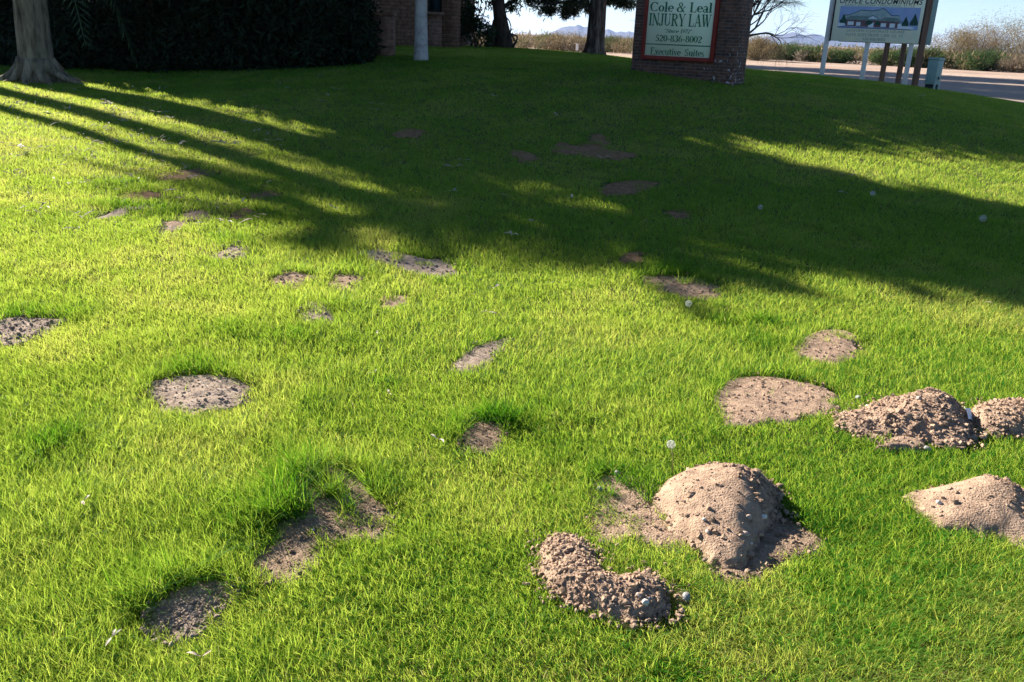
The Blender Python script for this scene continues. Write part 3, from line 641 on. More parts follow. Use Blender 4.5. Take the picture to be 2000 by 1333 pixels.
# ------------------------------------------------------------ office sign, rear sign, utility box
def font_text(name, body, x, z, h, width, y, mt, parent, shear=0, off=0):
    cu = bpy.data.curves.new(name, 'FONT'); cu.body = body; cu.size = 1; cu.shear = shear; cu.offset = off; cu.space_character = 1.12; cu.align_x = 'CENTER'; cu.extrude = .0
    o = bpy.data.objects.new(name, cu); COL.objects.link(o)
    bpy.context.view_layer.update(); me = o.to_mesh(); co = np.array([v.co[:2] for v in me.vertices])
    w = np.ptp(co[:, 0]); hh = .70; V_ = np.array([v.co[:] for v in me.vertices]); F_ = [tuple(p.vertices) for p in me.polygons]; o.to_mesh_clear()
    bpy.data.objects.remove(o); mb = MB(); mb.add(V_, F_); o = mb.build(name, mt)
    o.rotation_euler = (math.pi / 2, 0, 0); o.scale = (width / w, h / hh, 1); o.location = (x, y, z); o.parent = parent
    return o
M['ink'] = mat('ink', (.012, .012, .016), None, rough=.5)
M['ink_soft'] = mat('ink_soft', (.20, .26, .22), None, rough=.5)
M['board'] = mat('board', (.70, .73, .58), (.92, .88, .60), 1.6, .35, spec=.5, c3=(.78, .79, .60))
M['pic_sky'] = mat('pic_sky', (.24, .35, .62), (.36, .47, .68), 3, .4)
M['pic_hill'] = mat('pic_hill', (.24, .37, .38), (.44, .54, .53), 7, .5, c3=(.34, .43, .43))
M['pic_line'] = mat('pic_line', (.03, .09, .11), (.06, .12, .15), 9, .5)
M['pic_wall'] = mat('pic_wall', (.13, .06, .075), (.2, .12, .12), 9, .5)
M['pic_roof'] = mat('pic_roof', (.12, .2, .2), (.2, .28, .27), 9, .5)
M['pic_light'] = mat('pic_light', (.60, .72, .82), (.76, .82, .84), 8, .5)
M['pic_tree'] = mat('pic_tree', (.008, .045, .04), (.02, .09, .06), 12, .5)
M['pic_base'] = mat('pic_base', (.05, .05, .16), (.1, .1, .25), 9, .5)
def office_sign():
    Yl, Yr = 22.0, 21.2
    pl = P(1622, 80, Yl); pr = P(1793, 86, Yr)
    yaw = math.atan2(pr[1] - pl[1], pr[0] - pl[0]); Wd = math.hypot(pr[0] - pl[0], pr[1] - pl[1])
    c = (pl + pr) / 2; zg = float(ground(c[0], c[1])[0])
    root = empty('office_sign', (c[0], c[1], zg), yaw, label='white-posted sign board with a drawing of a low building and hills', cat='sign')
    zb = c[2] - zg; Hb = 1.26
    MB().box(-Wd / 2, Wd / 2, -.03, .03, zb, zb + Hb).build('board', M['board'], root, bevel=.004)
    bd = root.children[0]
    MB().box(-Wd / 2 - .03, -Wd / 2 - .003, -.04, .04, zb - .01, zb + Hb).build('edge_trim', M['ink'], root)
    Mi = (Matrix.Translation(root.location) @ Matrix.Rotation(yaw, 4, 'Z'))
    for px, py in ((1613, 151), (1692, 160), (1776, 171)):
        # post foot from the photo's line of sight, on the board's back plane
        d = Vector(ray(px, py - 60)[0]); o_ = Mi.inverted() @ Vector((0, 0, CAMZ)); dd = Mi.inverted().to_3x3() @ d; t = (.08 - o_.y) / dd.y; x = (o_ + dd * t).x
        w = Mi @ Vector((x, .08, 0)); g = float(ground(w.x, w.y)[0]) - zg
        MB().box(x - .052, x + .052, .034, .138, g - .2, zb + Hb - .01).build('post', M['grey_paint'], root, bevel=.005)
    U = lambda u: -Wd / 2 + u * Wd                  # u,v: fractions of the visible board
    Vv = lambda v: zb + (1 - v) * 1.0               # v = 0 at the cut-off top of the photo
    y = -.0325
    font_text('lettering', 'OFFICE CONDOMINIUMS', U(.5), Vv(.165), .105, Wd * .93, y, M['ink'], bd, .22, .012)
    font_text('lettering', 'EARLY ARIZONA TERRITORIAL STYLE', U(.5), Vv(.222), .045, Wd * .78, y, M['ink_soft'], bd)
    font_text('lettering', 'LAKEVIEW CORPORATE SQUARE', U(.5), Vv(.785), .06, Wd * .66, y, M['ink_soft'], bd)
    font_text('lettering', 'SUITE SIZES FROM 1,500 SQ. FT.', U(.5), Vv(.875), .06, Wd * .66, y, M['ink_soft'], bd)
    font_text('lettering', '520-836-8002', U(.5), Vv(.965), .06, Wd * .26, y, M['ink_soft'], bd)
    AV, AF, AM, MS = [], [], [], []
    def art(polys, y, mt):
        if mt not in MS: MS.append(mt)
        for k, p in enumerate(polys):
            ar = sum(p[i_][0] * p[(i_ + 1) % len(p)][1] - p[(i_ + 1) % len(p)][0] * p[i_][1] for i_ in range(len(p)))
            p = p if ar > 0 else p[::-1]
            b0 = len(AV); AV.extend([(u, y - k * .00015, v) for u, v in p]); AF.append(tuple(range(b0, b0 + len(p)))); AM.append(MS.index(mt))
    art([[(U(.06), Vv(.23)), (U(.965), Vv(.23)), (U(.965), Vv(.71)), (U(.06), Vv(.71))]], y, M['pic_sky'])
    K = lambda L_: [(U(a), Vv(b_)) for a, b_ in L_]
    hill = [(.1, .42), (.17, .41), (.24, .36), (.30, .30), (.36, .305), (.44, .31), (.50, .29), (.545, .25), (.58, .28), (.62, .35), (.66, .405), (.74, .40), (.76, .5), (.76, .56), (.1, .56)]
    art([K(hill)], y - .0012, M['pic_hill'])
    rdg = hill[:12]; art([K([rdg[i_], rdg[i_ + 1], (rdg[i_ + 1][0], rdg[i_ + 1][1] + .018), (rdg[i_][0], rdg[i_][1] + .018)]) for i_ in range(11)], y - .0022, M['pic_line'])
    art([K([(.14, .5), (.76, .53), (.75, .68), (.14, .66)])], y - .0034, M['pic_wall'])
    art([K([(.12, .52), (.2, .43), (.40, .44), (.45, .53)]), K([(.52, .53), (.58, .45), (.72, .46), (.8, .55)]), K([(.34, .52), (.45, .40), (.55, .53)])], y - .0044, M['pic_roof'])
    art([K([(.39, .49), (.45, .43), (.51, .50)]), K([(.17, .56), (.24, .56), (.24, .64), (.17, .64)]), K([(.27, .57), (.32, .57), (.32, .65), (.27, .65)]), K([(.55, .58), (.61, .58), (.61, .66), (.55, .66)]), K([(.65, .58), (.71, .58), (.71, .67), (.65, .67)]),
                        K([(.41, .57), (.47, .57), (.47, .68), (.41, .68)]), K([(.06, .6), (.12, .57), (.15, .65), (.06, .68)]), K([(.74, .58), (.8, .6), (.93, .66), (.9, .70), (.74, .69)])], y - .0058, M['pic_light'])
    art([K([(.06, .675), (.9, .70), (.9, .715), (.06, .69)])], y - .0075, M['pic_base'])
    def tr(cx, top, bot, w): return K([(cx - w, bot), (cx - w * 1.1, bot - .06), (cx - w * .6, (top + bot) / 2), (cx, top), (cx + w * .6, (top + bot) / 2 - .02), (cx + w * 1.1, bot - .05), (cx + w, bot)])
    art([tr(.115, .40, .60, .035), tr(.82, .42, .63, .035), tr(.915, .35, .61, .042), K([(.37, .62), (.39, .53), (.44, .53), (.46, .58), (.42, .63)]), K([(.48, .62), (.5, .53), (.54, .56), (.55, .62)])], y - .009, M['pic_tree'])
    me = bpy.data.meshes.new('printed_picture'); me.from_pydata(AV, [], AF)
    for m_ in MS: me.materials.append(m_)
    me.polygons.foreach_set('material_index', AM); me.update(); o = bpy.data.objects.new('printed_picture', me); COL.objects.link(o); o.parent = bd
office_sign()
def rear_sign():
    Yl, Yr = 23.4, 23.1
    pl = P(1640, 80, Yl); pr = P(1820, 87, Yr); yaw = math.atan2(pr[1] - pl[1], pr[0] - pl[0]); Wd = math.hypot(pr[0] - pl[0], pr[1] - pl[1])
    c = (pl + pr) / 2; zg = float(ground(c[0], c[1])[0]); zb = c[2] - zg
    root = empty('rear_sign', (c[0], c[1], zg), yaw, label='brown-posted sign board standing right behind the white-posted one', cat='sign')
    MB().box(-Wd / 2, Wd / 2, .10, .15, zb - .02, zb + 1.2).build('board', M['box_green'], root, bevel=.004)
    Mi = (Matrix.Translation(root.location) @ Matrix.Rotation(yaw, 4, 'Z')).inverted()
    for px, py, w in ((1730, 110, .052), (1763, 110, .052), (1797, 110, .066)):
        d = Vector(ray(px, py)[0]); o_ = Mi @ Vector((0, 0, CAMZ)); dd = Mi.to_3x3() @ d; t = (0 - o_.y) / dd.y; x = (o_ + dd * t).x
        q = Mi.inverted() @ Vector((x, 0, 0)); g = float(ground(q.x, q.y)[0]) - zg
        MB().box(x - w, x + w, -.04, .095, g - .2, zb + 1.12).build('post', M['brown_wood'], root, bevel=.005)
rear_sign()
def utility_box():
    b = P(1819, 171, 20.3); zg = float(ground(b[0], b[1])[0])
    zt = P(1826, 113, 20.3)[2] - zg
    root = empty('utility_box', (b[0], b[1], zg), R(38), label='blue green metal utility cabinet right of the sign posts', cat='utility box')
    w, dth = .118, .118
    MB().box(-w, w, -dth, dth, .09, zt - .05).build('cabinet', M['box_green'], root, bevel=.008)
    MB().box(-w - .012, w + .012, -dth - .012, dth + .012, zt - .05, zt).build('lid', M['box_green'], root, bevel=.012)
    MB().box(-w + .02, w - .02, -dth + .02, dth - .02, -.1, .09).build('plinth', M['box_dark'], root)
    for sx in (-1, 1): MB().box(sx * (w - .03) - .022, sx * (w - .03) + .022, -dth - .006, -dth + .03, -.1, .14).build('foot', M['box_green'], root, bevel=.004)
    MB().box(-.02, .02, -dth - .02, -dth - .001, .2, .26).build('latch', M['iron'], root, bevel=.003)
utility_box()
def bare_tree():
    b = P(1470, 140, 27.0); b[2] = ground(b[0], b[1])[0]; b[0] -= .9
    root = empty('bare_tree', b, label='leafless tree with thin arching twigs behind the brick sign', cat='tree')
    mb = MB(); r = np.random.default_rng(17)
    def grow(p, d, L, rad_, k):
        n = 5; pts = [np.array(p)]; dd = np.array(d, float)
        for i_ in range(n):
            dd = dd + r.normal(size=3) * .16 + np.array([0, 0, .035 if k < 3 else -.03]); dd /= np.linalg.norm(dd); pts.append(pts[-1] + dd * L / n)
        mb.tube(pts, np.linspace(rad_, rad_ * .55, n + 1), 5 if k < 2 else 3, cap=False)
        if k >= 5: return
        for c in range(2 if k < 4 else 3):
            q = pts[r.integers(2, n + 1)]; e = dd + r.normal(size=3) * (.5, .45, .38); e /= np.linalg.norm(e); grow(q, e, L * r.uniform(.62, .85), rad_ * .55, k + 1)
        e = dd + r.normal(size=3) * .2; grow(pts[-1], e / np.linalg.norm(e), L * .8, rad_ * .55, k + 1)
    mb.tube([(0, 0, -.1), (.05, 0, .6), (.25, 0, 1.0)], [.12, .10, .09], 8, .1)
    for d in ((.8, 0, .55), (.9, -.1, .35), (.5, .2, .9), (.2, 0, 1), (.65, -.3, .75), (-.4, .2, .9)): grow((.22, 0, .95), np.array(d) / np.linalg.norm(d), .95, .045, 0)
    mb.build('branches', M['bark_dark'], root, True)
bare_tree()

# ------------------------------------------------------------ desert: brush, shrubs, mountains, marker
def desert():
    r = np.random.default_rng(40); C = []; tn = []
    for k in range(2600):
        a = R(r.uniform(-6, 40)); d = 92 + 300 * r.random() ** 1.6 + max(0, 10 - abs(math.degrees(a) - 30)) * -.6
        x, y = d * math.sin(a), d * math.cos(a); s = r.uniform(.5, 1.1)
        C.append((x, y, s * .7, s)); tn.append(r.choice([.33, .45, .6, .7, .8, .95, .15], p=[.1, .15, .22, .2, .13, .12, .08]))
    C = np.array(C); C[:, 2] += ground(C[:, 0], C[:, 1]); per = 80
    V, F, t = leaf_cloud(C, per, .40, .16, droop=-.9, tint=(0, 0), seed=4)
    t = np.repeat(np.array(tn), per * 4) + r.normal(size=len(t)) * .04
    o = mk('desert_brush', V, F, FOLB, None, False, {'tint': np.clip(t, 0, 1)})
    tag(o, 'low tan and olive brush spread across the far desert', 'brush', kind='stuff')
desert()
def bush(px, py, Y, w, h, tint, label, n=90, leaf=.17, seed=0, per=160):
    b = P(px, py, Y); b[2] = ground(b[0], b[1])[0]
    c = ellipsoid_clumps((0, 0, h * .52), (w / 2, w / 2, h * .5), n, w * .13, seed, .35); c[:, 2] = np.abs(c[:, 2])
    return shrub('desert_shrub', b, label, c, per, leaf, FOLB, h, 26, 'shrub', .16, tint, seed, 'shrubs at the edge of the sand', 'bark_dark', .05)
for q in [(1925, 133, 80, 4.6, 1.5, (.0, .15), 'vivid green low bush on the sand under the tall straw thicket'),
          (1885, 132, 82, 3.6, 1.2, (.1, .35), 'small dull green bush left of the vivid green one'),
          (1590, 121, 90, 4.2, 1.3, (.05, .2), 'dark green low bush just left of the left white sign post'),
          (1545, 118, 92, 5.2, 1.4, (.08, .25), 'wide green bush midway between the brick sign and the sign board'),
          (1500, 116, 95, 4.0, 1.3, (.1, .3), 'green bush nearest the right side of the brick sign'),
          (1640, 122, 88, 3.4, 1.1, (.1, .3), 'small green bush between the first two white posts'),
          (1775, 131, 84, 3.6, 1.6, (.03, .15), 'dark green bush behind the rightmost white post'),
          (1808, 131, 84, 3.6, 1.7, (.15, .35), 'olive bush hidden partly by the utility cabinet'),
          (1725, 127, 86, 3.0, 1.2, (.12, .3), 'small olive bush behind the first brown post'),
          (1850, 128, 88, 7.5, 3.3, (.5, .72), 'straw coloured mesquite directly above the utility cabinet'),
          (1955, 128, 92, 9.5, 5.0, (.36, .66), 'tallest yellow olive mesquite of the right hand thicket'),
          (1905, 128, 90, 6.5, 3.8, (.6, .98), 'grey leafless looking mesquite left of the tallest one'),
          (2010, 132, 86, 9.0, 3.6, (.45, .8), 'brown mesquite cut by the right photo edge'),
          (1985, 140, 78, 3.4, 1.2, (.8, 1.), 'grey twiggy bush right of the vivid green one'),
          (1105, 97, 96, 5.5, 1.5, (.6, .75), 'pale straw bush on the sand left of the pine trunk'),
          (1072, 93, 100, 3.2, 1.4, (.15, .3), 'olive green bush between forked trunk and pine'),
          (1205, 100, 98, 4.6, 1.4, (.3, .5), 'olive bush between the pine trunk and brick sign'),
          (1182, 99, 99, 3.4, 1.3, (.15, .3), 'green bush touching the right side of the pine trunk'),
          (1478, 117, 85, 5.0, 2.1, (.55, .7), 'tan bush close behind the brick sign corner')]:
    bush(*q, seed=int(q[0]))
def mesq_twigs(): pass
def mountains(name, prof, Y, label, seed, col=None):
    px = np.array([p[0] for p in prof], float); py = np.array([p[1] for p in prof], float)
    top = np.array([P(a, b_, Y) for a, b_ in zip(px, py)]); n = 130; xs = np.linspace(top[0, 0], top[-1, 0], n); hs = np.interp(xs, top[:, 0], top[:, 2])
    hs = np.maximum(hs, .5) * (1 + .10 * (fbm(xs * .02, xs * 0, seed, 4) - .47))
    m = 40; V = []
    for k in range(m):
        u = (k / (m - 1)) * 2 - 1; D = 900.0
        f = (1 - abs(u)) ** 1.15
        yy = Y + u * D; e = fbm(xs * .012, np.full(n, yy * .012), seed + 2, 4) - .47
        z = hs * f * (1 + .55 * e * (abs(u) > .02)) - 4 * (1 - f)
        V.append(np.c_[xs * (yy / Y) if u < 0 else xs, np.full(n, yy), z])
    V = np.concatenate(V); i_, j_ = np.meshgrid(np.arange(m - 1), np.arange(n - 1), indexing='ij')
    F = np.stack([i_ * n + j_, i_ * n + j_ + 1, (i_ + 1) * n + j_ + 1, (i_ + 1) * n + j_], -1).reshape(-1, 4)
    o = mk(name, V, F, M['rock'], None, False); tag(o, label, 'mountains', kind='structure')
mountains('mountains', [(1055, 71), (1072, 66), (1085, 61), (1097, 55), (1105, 52.5), (1113, 51), (1122, 50.5), (1128, 48), (1133, 49.5), (1140, 54), (1150, 53), (1160, 53), (1170, 57), (1178, 62), (1187, 57.5), (1193, 60), (1203, 64.5), (1212, 63), (1222, 64), (1228, 62), (1238, 65), (1250, 72)], 5200, 'blue mountain range seen behind the pine trunk', 3)
mountains('mountains', [(1460, 90), (1478, 80), (1500, 74), (1512, 71), (1528, 68), (1540, 66), (1553, 63), (1563, 66), (1578, 69), (1587, 67.5), (1600, 70), (1615, 73), (1640, 78), (1680, 82), (1720, 84), (1760, 88), (1800, 98)], 5600, 'blue mountain range seen left of the sign board', 8)
def marker():
    b = P(1127, 100, 70); b[2] = ground(b[0], b[1])[0]; zt = P(1127, 86, 70)[2] - b[2]
    root = empty('marker_post', b, label='thin post with a white top standing in the far sand', cat='marker post')
    MB().tube([(0, 0, -.1), (0, 0, zt * .55)], .035, 6).build('stake', M['iron'], root); MB().box(-.09, .09, -.03, .03, zt * .55, zt).build('plate', M['white_paint'], root, bevel=.01)
marker()

# ------------------------------------------------------------ bare soil patches and gopher mounds
PATCH = []
def inpoly(x, y, poly):
    n = len(poly); ins = np.zeros(len(x), bool); dist = np.full(len(x), 1e9)
    for k in range(n):
        x0, y0 = poly[k]; x1, y1 = poly[(k + 1) % n]
        c = ((y0 > y) != (y1 > y)) & (x < (x1 - x0) * (y - y0) / (y1 - y0 + 1e-12) + x0); ins ^= c
        dx, dy = x1 - x0, y1 - y0; t = np.clip(((x - x0) * dx + (y - y0) * dy) / (dx * dx + dy * dy + 1e-12), 0, 1)
        dist = np.minimum(dist, np.hypot(x - x0 - t * dx, y - y0 - t * dy))
    return np.where(ins, dist, -dist)
def smooth_poly(pts, k=5):
    pts = np.asarray(pts, float); n = len(pts); out = []
    for i_ in range(n):
        p0, p1, p2, p3 = (pts[(i_ + d) % n] for d in (-1, 0, 1, 2))
        for t in np.arange(k) / k: out.append(.5 * (2 * p1 + (p2 - p0) * t + (2 * p0 - 5 * p1 + 4 * p2 - p3) * t * t + (3 * p1 - p0 - 3 * p2 + p3) * t ** 3))
    return np.array(out)
def ell(cx, cy, rx, ry, tilt=0, seed=0, n=11):
    r = np.random.default_rng(seed + int(cx)); a = np.arange(n) * 2 * np.pi / n; k = 1 + .7 * (r.random(n) - .5)
    u, v = np.cos(a) * rx * k, np.sin(a) * ry * k; c, s = math.cos(R(tilt)), math.sin(R(tilt))
    return [(cx + u_ * c - v_ * s, cy + u_ * s + v_ * c) for u_, v_ in zip(u, v)]
ico = []
def clod_shape():
    t = (1 + 5 ** .5) / 2
    V = np.array([(-1, t, 0), (1, t, 0), (-1, -t, 0), (1, -t, 0), (0, -1, t), (0, 1, t), (0, -1, -t), (0, 1, -t), (t, 0, -1), (t, 0, 1), (-t, 0, -1), (-t, 0, 1)]) / 1.9
    F = np.array([(0, 11, 5), (0, 5, 1), (0, 1, 7), (0, 7, 10), (0, 10, 11), (1, 5, 9), (5, 11, 4), (11, 10, 2), (10, 7, 6), (7, 1, 8), (3, 9, 4), (3, 4, 2), (3, 2, 6), (3, 6, 8), (3, 8, 9), (4, 9, 5), (2, 4, 11), (6, 2, 10), (8, 6, 7), (9, 8, 1)])
    return V, F
IV, IF = clod_shape()
def patch(name, label, cat, poly, h, mt, peak=None, rough=.006, clods=0, csize=.008, keep=0., grow=1.45, group=None, sharp=.8, cl_side=None, base=.004):
    seed = int(abs(poly[0][0] * 7 + poly[0][1]))
    gp = pix2ground([p[0] for p in poly], [p[1] for p in poly])
    cy_ = gp[:, 1].mean(); hy = np.ptp(gp[:, 1]) / 2 + 1e-6
    gp[:, 1] -= (.014 if base > 0 else .036) * np.hypot(*gp[:, :2].mean(0)) / 1.6 * np.clip((cy_ - gp[:, 1]) / hy + .3, 0, 1)
    pg = smooth_poly(gp[:, :2], 5); Dm = np.hypot(*pg.mean(0))
    c = pg.mean(0); r = np.random.default_rng(seed)
    jit = (vn(np.arange(len(pg)) * .9, np.zeros(len(pg)), seed) - .5) * .07 * np.hypot(*np.ptp(pg, axis=0)) * .45
    dn = pg - c; pg = pg + dn / (np.linalg.norm(dn, axis=1)[:, None] + 1e-6) * jit[:, None]
    pk = None if peak is None else pix2ground([peak[0]], [peak[1]])[0, :2]
    res = float(np.clip(Dm * .0026, .006, .05)); mn = pg.min(0) - .04; mx = pg.max(0) + .04
    if peak is not None: sharp = 1.08 if h < .11 else .80
    xs = np.arange(mn[0], mx[0], res); ys = np.arange(mn[1], mx[1], res); X, Y = np.meshgrid(xs, ys, indexing='ij'); X = X.ravel(); Y = Y.ravel()
    rag = .010 * max(1., Dm / 3) * (2.6 if Dm > 4.5 else 2.0)
    d = inpoly(X, Y, pg) + rag * 2.2 * (fbm(X * 16 / max(1, Dm / 4), Y * 16 / max(1, Dm / 4), seed + 4, 3) - .46)
    # heap profile: a membrane blown up inside the outline (smooth dome), pushed hardest under the peak
    gn = 72; ux = np.linspace(mn[0], mx[0], gn); uy = np.linspace(mn[1], mx[1], gn); UX, UY = np.meshgrid(ux, uy, indexing='ij')
    ud = inpoly(UX.ravel(), UY.ravel(), pg).reshape(gn, gn); ins = ud > 0; hx, hy_ = ux[1] - ux[0], uy[1] - uy[0]; U = np.zeros((gn, gn))
    srcf = 1.0 + (0 if pk is None else (2.6 if h < .11 else .9) * np.exp(-((UX - pk[0]) ** 2 + (UY - pk[1]) ** 2) / (.25 * float(np.ptp(pg, axis=0).min())) ** 2)) + .5 * (fbm(UX * 9, UY * 9, seed, 2) - .4)
    wx, wy = 1 / hx ** 2, 1 / hy_ ** 2
    for _ in range(700):
        Un = U.copy(); Un[1:-1, 1:-1] = (wx * (U[2:, 1:-1] + U[:-2, 1:-1]) + wy * (U[1:-1, 2:] + U[1:-1, :-2]) + srcf[1:-1, 1:-1]) / (2 * wx + 2 * wy); U = np.where(ins, Un, 0)
    U = (U / (U.max() + 1e-12)) ** sharp
    def Hf(x, y, d):
        dd = np.maximum(d, 0); fx = np.clip((x - mn[0]) / hx, 0, gn - 1.001); fy = np.clip((y - mn[1]) / hy_, 0, gn - 1.001); i0 = fx.astype(int); j0 = fy.astype(int); fx = fx - i0; fy = fy - j0
        H = h * ((U[i0, j0] * (1 - fx) + U[i0 + 1, j0] * fx) * (1 - fy) + (U[i0, j0 + 1] * (1 - fx) + U[i0 + 1, j0 + 1] * fx) * fy)
        ed = np.clip(dd / .025, 0, 1)
        rg = rough * ed * (1 if cl_side is None else (.35 + 1.5 * sst(-.05, .08, (x - pk[0]) * cl_side[0] + (y - pk[1]) * cl_side[1])))
        H = H + rg * 1.9 * (fbm(x * 24, y * 24, seed, 4) - .47) + rg * .9 * np.abs(vn(x * 70, y * 70, seed + 9) - .5)
        return H + h * .3 * (fbm(x * 8, y * 8, seed + 3, 3) - .44) * ed
    H = Hf(X, Y, d)
    z = ground(X, Y) + np.where(d > 0, base + H, base - (.022 + base) * np.clip(-d / .02, 0, 1))
    nx, ny = len(xs), len(ys); i_, j_ = np.meshgrid(np.arange(nx - 1), np.arange(ny - 1), indexing='ij')
    F = np.stack([i_ * ny + j_, (i_ + 1) * ny + j_, (i_ + 1) * ny + j_ + 1, i_ * ny + j_ + 1], -1).reshape(-1, 4)
    F = F[(d[F] > -.022).all(1)]
    use = np.unique(F); re = np.full(len(X), -1); re[use] = np.arange(len(use)); F = re[F]
    V = np.c_[X, Y, z][use]; Fs = [F]
    if clods:
        clods = int(clods * 2.3)
        px_ = r.uniform(mn[0], mx[0], clods * 4); py_ = r.uniform(mn[1], mx[1], clods * 4); dd = inpoly(px_, py_, pg); ok = (dd > -.012) | ((dd > -.11) & (h > .02) & (r.random(len(dd)) < .7 * np.exp(np.minimum(dd, 0) / .03)))
        if cl_side is not None: ok &= r.random(len(px_)) < (.10 + .90 * sst(-.04, .08, (px_ - pk[0]) * cl_side[0] + (py_ - pk[1]) * cl_side[1]))
        px_, py_, dd = px_[ok][:clods], py_[ok][:clods], dd[ok][:clods]
        zz = ground(px_, py_) + np.where(dd > 0, base + Hf(px_, py_, dd), .004); k = len(px_)
        s = csize * .40 * np.exp(r.normal(size=k) * .85); s = np.minimum(s, csize * (2.4 if pk is not None else (1.6 if h > .045 else 1.2))); sc = s[:, None] * (.7 + .6 * r.random((k, 3))) * (1, 1, .75)
        cv = IV[None] * sc[:, None] * (1 + .95 * (r.random((k, 12, 1)) - .5)) + np.c_[px_, py_, zz + s * .15][:, None]
        Fs.append((IF[None] + (np.arange(k) * 12)[:, None, None] + len(V)).reshape(-1, 3)); V = np.r_[V, cv.reshape(-1, 3)]
    V = V - (c[0], c[1], 0)
    o = mk(name, V, Fs, M[mt], None, False); o.location = (c[0], c[1], 0); tag(o, label, cat, group)
    n_f = len(F); sm = np.zeros(len(o.data.polygons), bool); sm[:n_f] = True; o.data.polygons.foreach_set('use_smooth', sm)
    PATCH.append((pg, keep, grow, pk, h)); o['_'] = 0; del o['_']
    surf[name + str(seed)] = (pg, Hf, base)
    return o
surf = {}
def surface_z(x, y):
    z = float(ground(x, y)[0])
    for pg, Hf, base in surf.values():
        if pg[:, 0].min() < x < pg[:, 0].max() and pg[:, 1].min() < y < pg[:, 1].max():
            d = inpoly(np.array([x]), np.array([y]), pg)
            if d[0] > 0: z = max(z, float(ground(x, y)[0] + base + Hf(np.array([x]), np.array([y]), d)[0]))
    return z
GM, GP = 'gopher mounds of loose soil', 'bare soil patches in the lawn'
def mound(label, poly, h, mt='soil_pink', **k): return patch('gopher_mound', label, 'soil mound', poly, h, mt, group=GM, **k)
def bare(label, poly, mt='soil_pink', h=.008, **k): return patch('bare_patch', label, 'soil patch', poly, h, mt, group=GP, base=-.016, **k)
mound('largest sandy gopher mound, smooth left and cloddy right, in front of the dandelion clock', [(1283, 965), (1310, 940), (1370, 925), (1440, 925), (1495, 938), (1518, 970), (1512, 1000), (1490, 1030), (1472, 1065), (1440, 1095), (1388, 1085), (1350, 1050), (1312, 1018), (1285, 992)], .111,
      peak=(1420, 968), rough=.007, clods=800, csize=.006, cl_side=(.9, .3), grow=1.0)
bare('damp brown bare apron of soil running right from the largest mound', [(1480, 1000), (1530, 1005), (1575, 1022), (1612, 1052), (1575, 1066), (1500, 1082), (1450, 1110), (1400, 1108), (1390, 1085), (1440, 1050)], 'soil_brown', .012, clods=260, csize=.006, grow=1.0)
mound('crescent shaped gopher mound of lumpy pink soil at the bottom', [(1058, 1068), (1092, 1047), (1135, 1056), (1158, 1082), (1166, 1108), (1190, 1130), (1228, 1128), (1268, 1120), (1298, 1148), (1294, 1186), (1244, 1203), (1180, 1187), (1120, 1170), (1075, 1145), (1054, 1105)], .047,
      'soil_pink', rough=.010, clods=1300, csize=.006, grow=1.05)
mound('peaked brown gopher mound directly left of the white paper scrap', [(1632, 818), (1690, 795), (1760, 782), (1830, 783), (1875, 798), (1885, 825), (1900, 850), (1860, 862), (1790, 852), (1720, 850), (1660, 838)], .10, 'soil_clod',
      peak=(1822, 797), rough=.010, clods=1500, csize=.0062, grow=1.0)
mound('lumpy gopher mound directly right of the white paper scrap', [(1890, 810), (1915, 795), (1965, 788), (2030, 790), (2060, 815), (2030, 842), (1960, 842), (1915, 832)], .075, 'soil_pink', rough=.010, clods=800, csize=.0062, grow=1.0)
mound('smooth pale gopher mound at the right edge, below the other mounds', [(1777, 968), (1830, 955), (1900, 948), (1960, 955), (1995, 972), (2060, 990), (2080, 1025), (2010, 1058), (1950, 1040), (1880, 1030), (1820, 1015)], .095, 'soil_pink',
      peak=(1918, 972), rough=.006, clods=500, csize=.0055, cl_side=(.9, .2), grow=1.0)
mound('low wide sandy spread left of the peaked brown mound', [(1402, 758), (1430, 735), (1490, 732), (1545, 738), (1600, 750), (1630, 768), (1600, 792), (1540, 800), (1470, 806), (1420, 805), (1402, 785)], .014, 'soil_pink', rough=.007, clods=260, csize=.006, base=-.010, grow=1.7)
mound('low greyish gopher mound spread in the left middle of the lawn', [(290, 748), (330, 735), (390, 728), (450, 735), (490, 752), (478, 775), (430, 788), (380, 790), (330, 775)], .014, 'soil_grey', rough=.009, clods=260, csize=.006, base=-.010, grow=1.7)
mound('low sandy patch of spoil directly uphill of the wide spread', [(1546, 668), (1580, 650), (1630, 640), (1668, 652), (1668, 676), (1630, 690), (1570, 684)], .012, 'soil_pink', rough=.007, clods=120, csize=.007, base=-.010, grow=1.7)
mound('small spill of sand just below the peaked brown mound', ell(1768, 862, 46, 9), .012, 'soil_pink', rough=.005, clods=80, csize=.005)
mound('grey gopher mound cut by the left photo edge', [(-60, 640), (0, 622), (60, 618), (125, 622), (105, 640), (60, 658), (20, 655)], .016, 'soil_grey', rough=.012, clods=220, csize=.008, base=-.008, grow=1.7)
bare('sandy bare strip with grass tufts left of the largest mound', [(1160, 935), (1200, 922), (1270, 930), (1290, 960), (1290, 985), (1330, 1030), (1290, 1045), (1230, 1030), (1170, 1025), (1140, 985)], 'soil_pink', .012, keep=.22, clods=200, csize=.005)
bare('tiny clump of sand beside the grey pebble', ell(1325, 1148, 14, 9), 'soil_pink', .012, clods=20, csize=.005)
bare('largest bare brown patch, elongated, with grass hanging over its upper edge', [(575, 935), (640, 905), (700, 920), (735, 960), (775, 1000), (745, 1040), (690, 1040), (640, 1065), (580, 1110), (520, 1105), (505, 1075), (545, 1020), (575, 975)], 'soil_brown', .012, keep=.15, clods=420, csize=.006, grow=1.95)
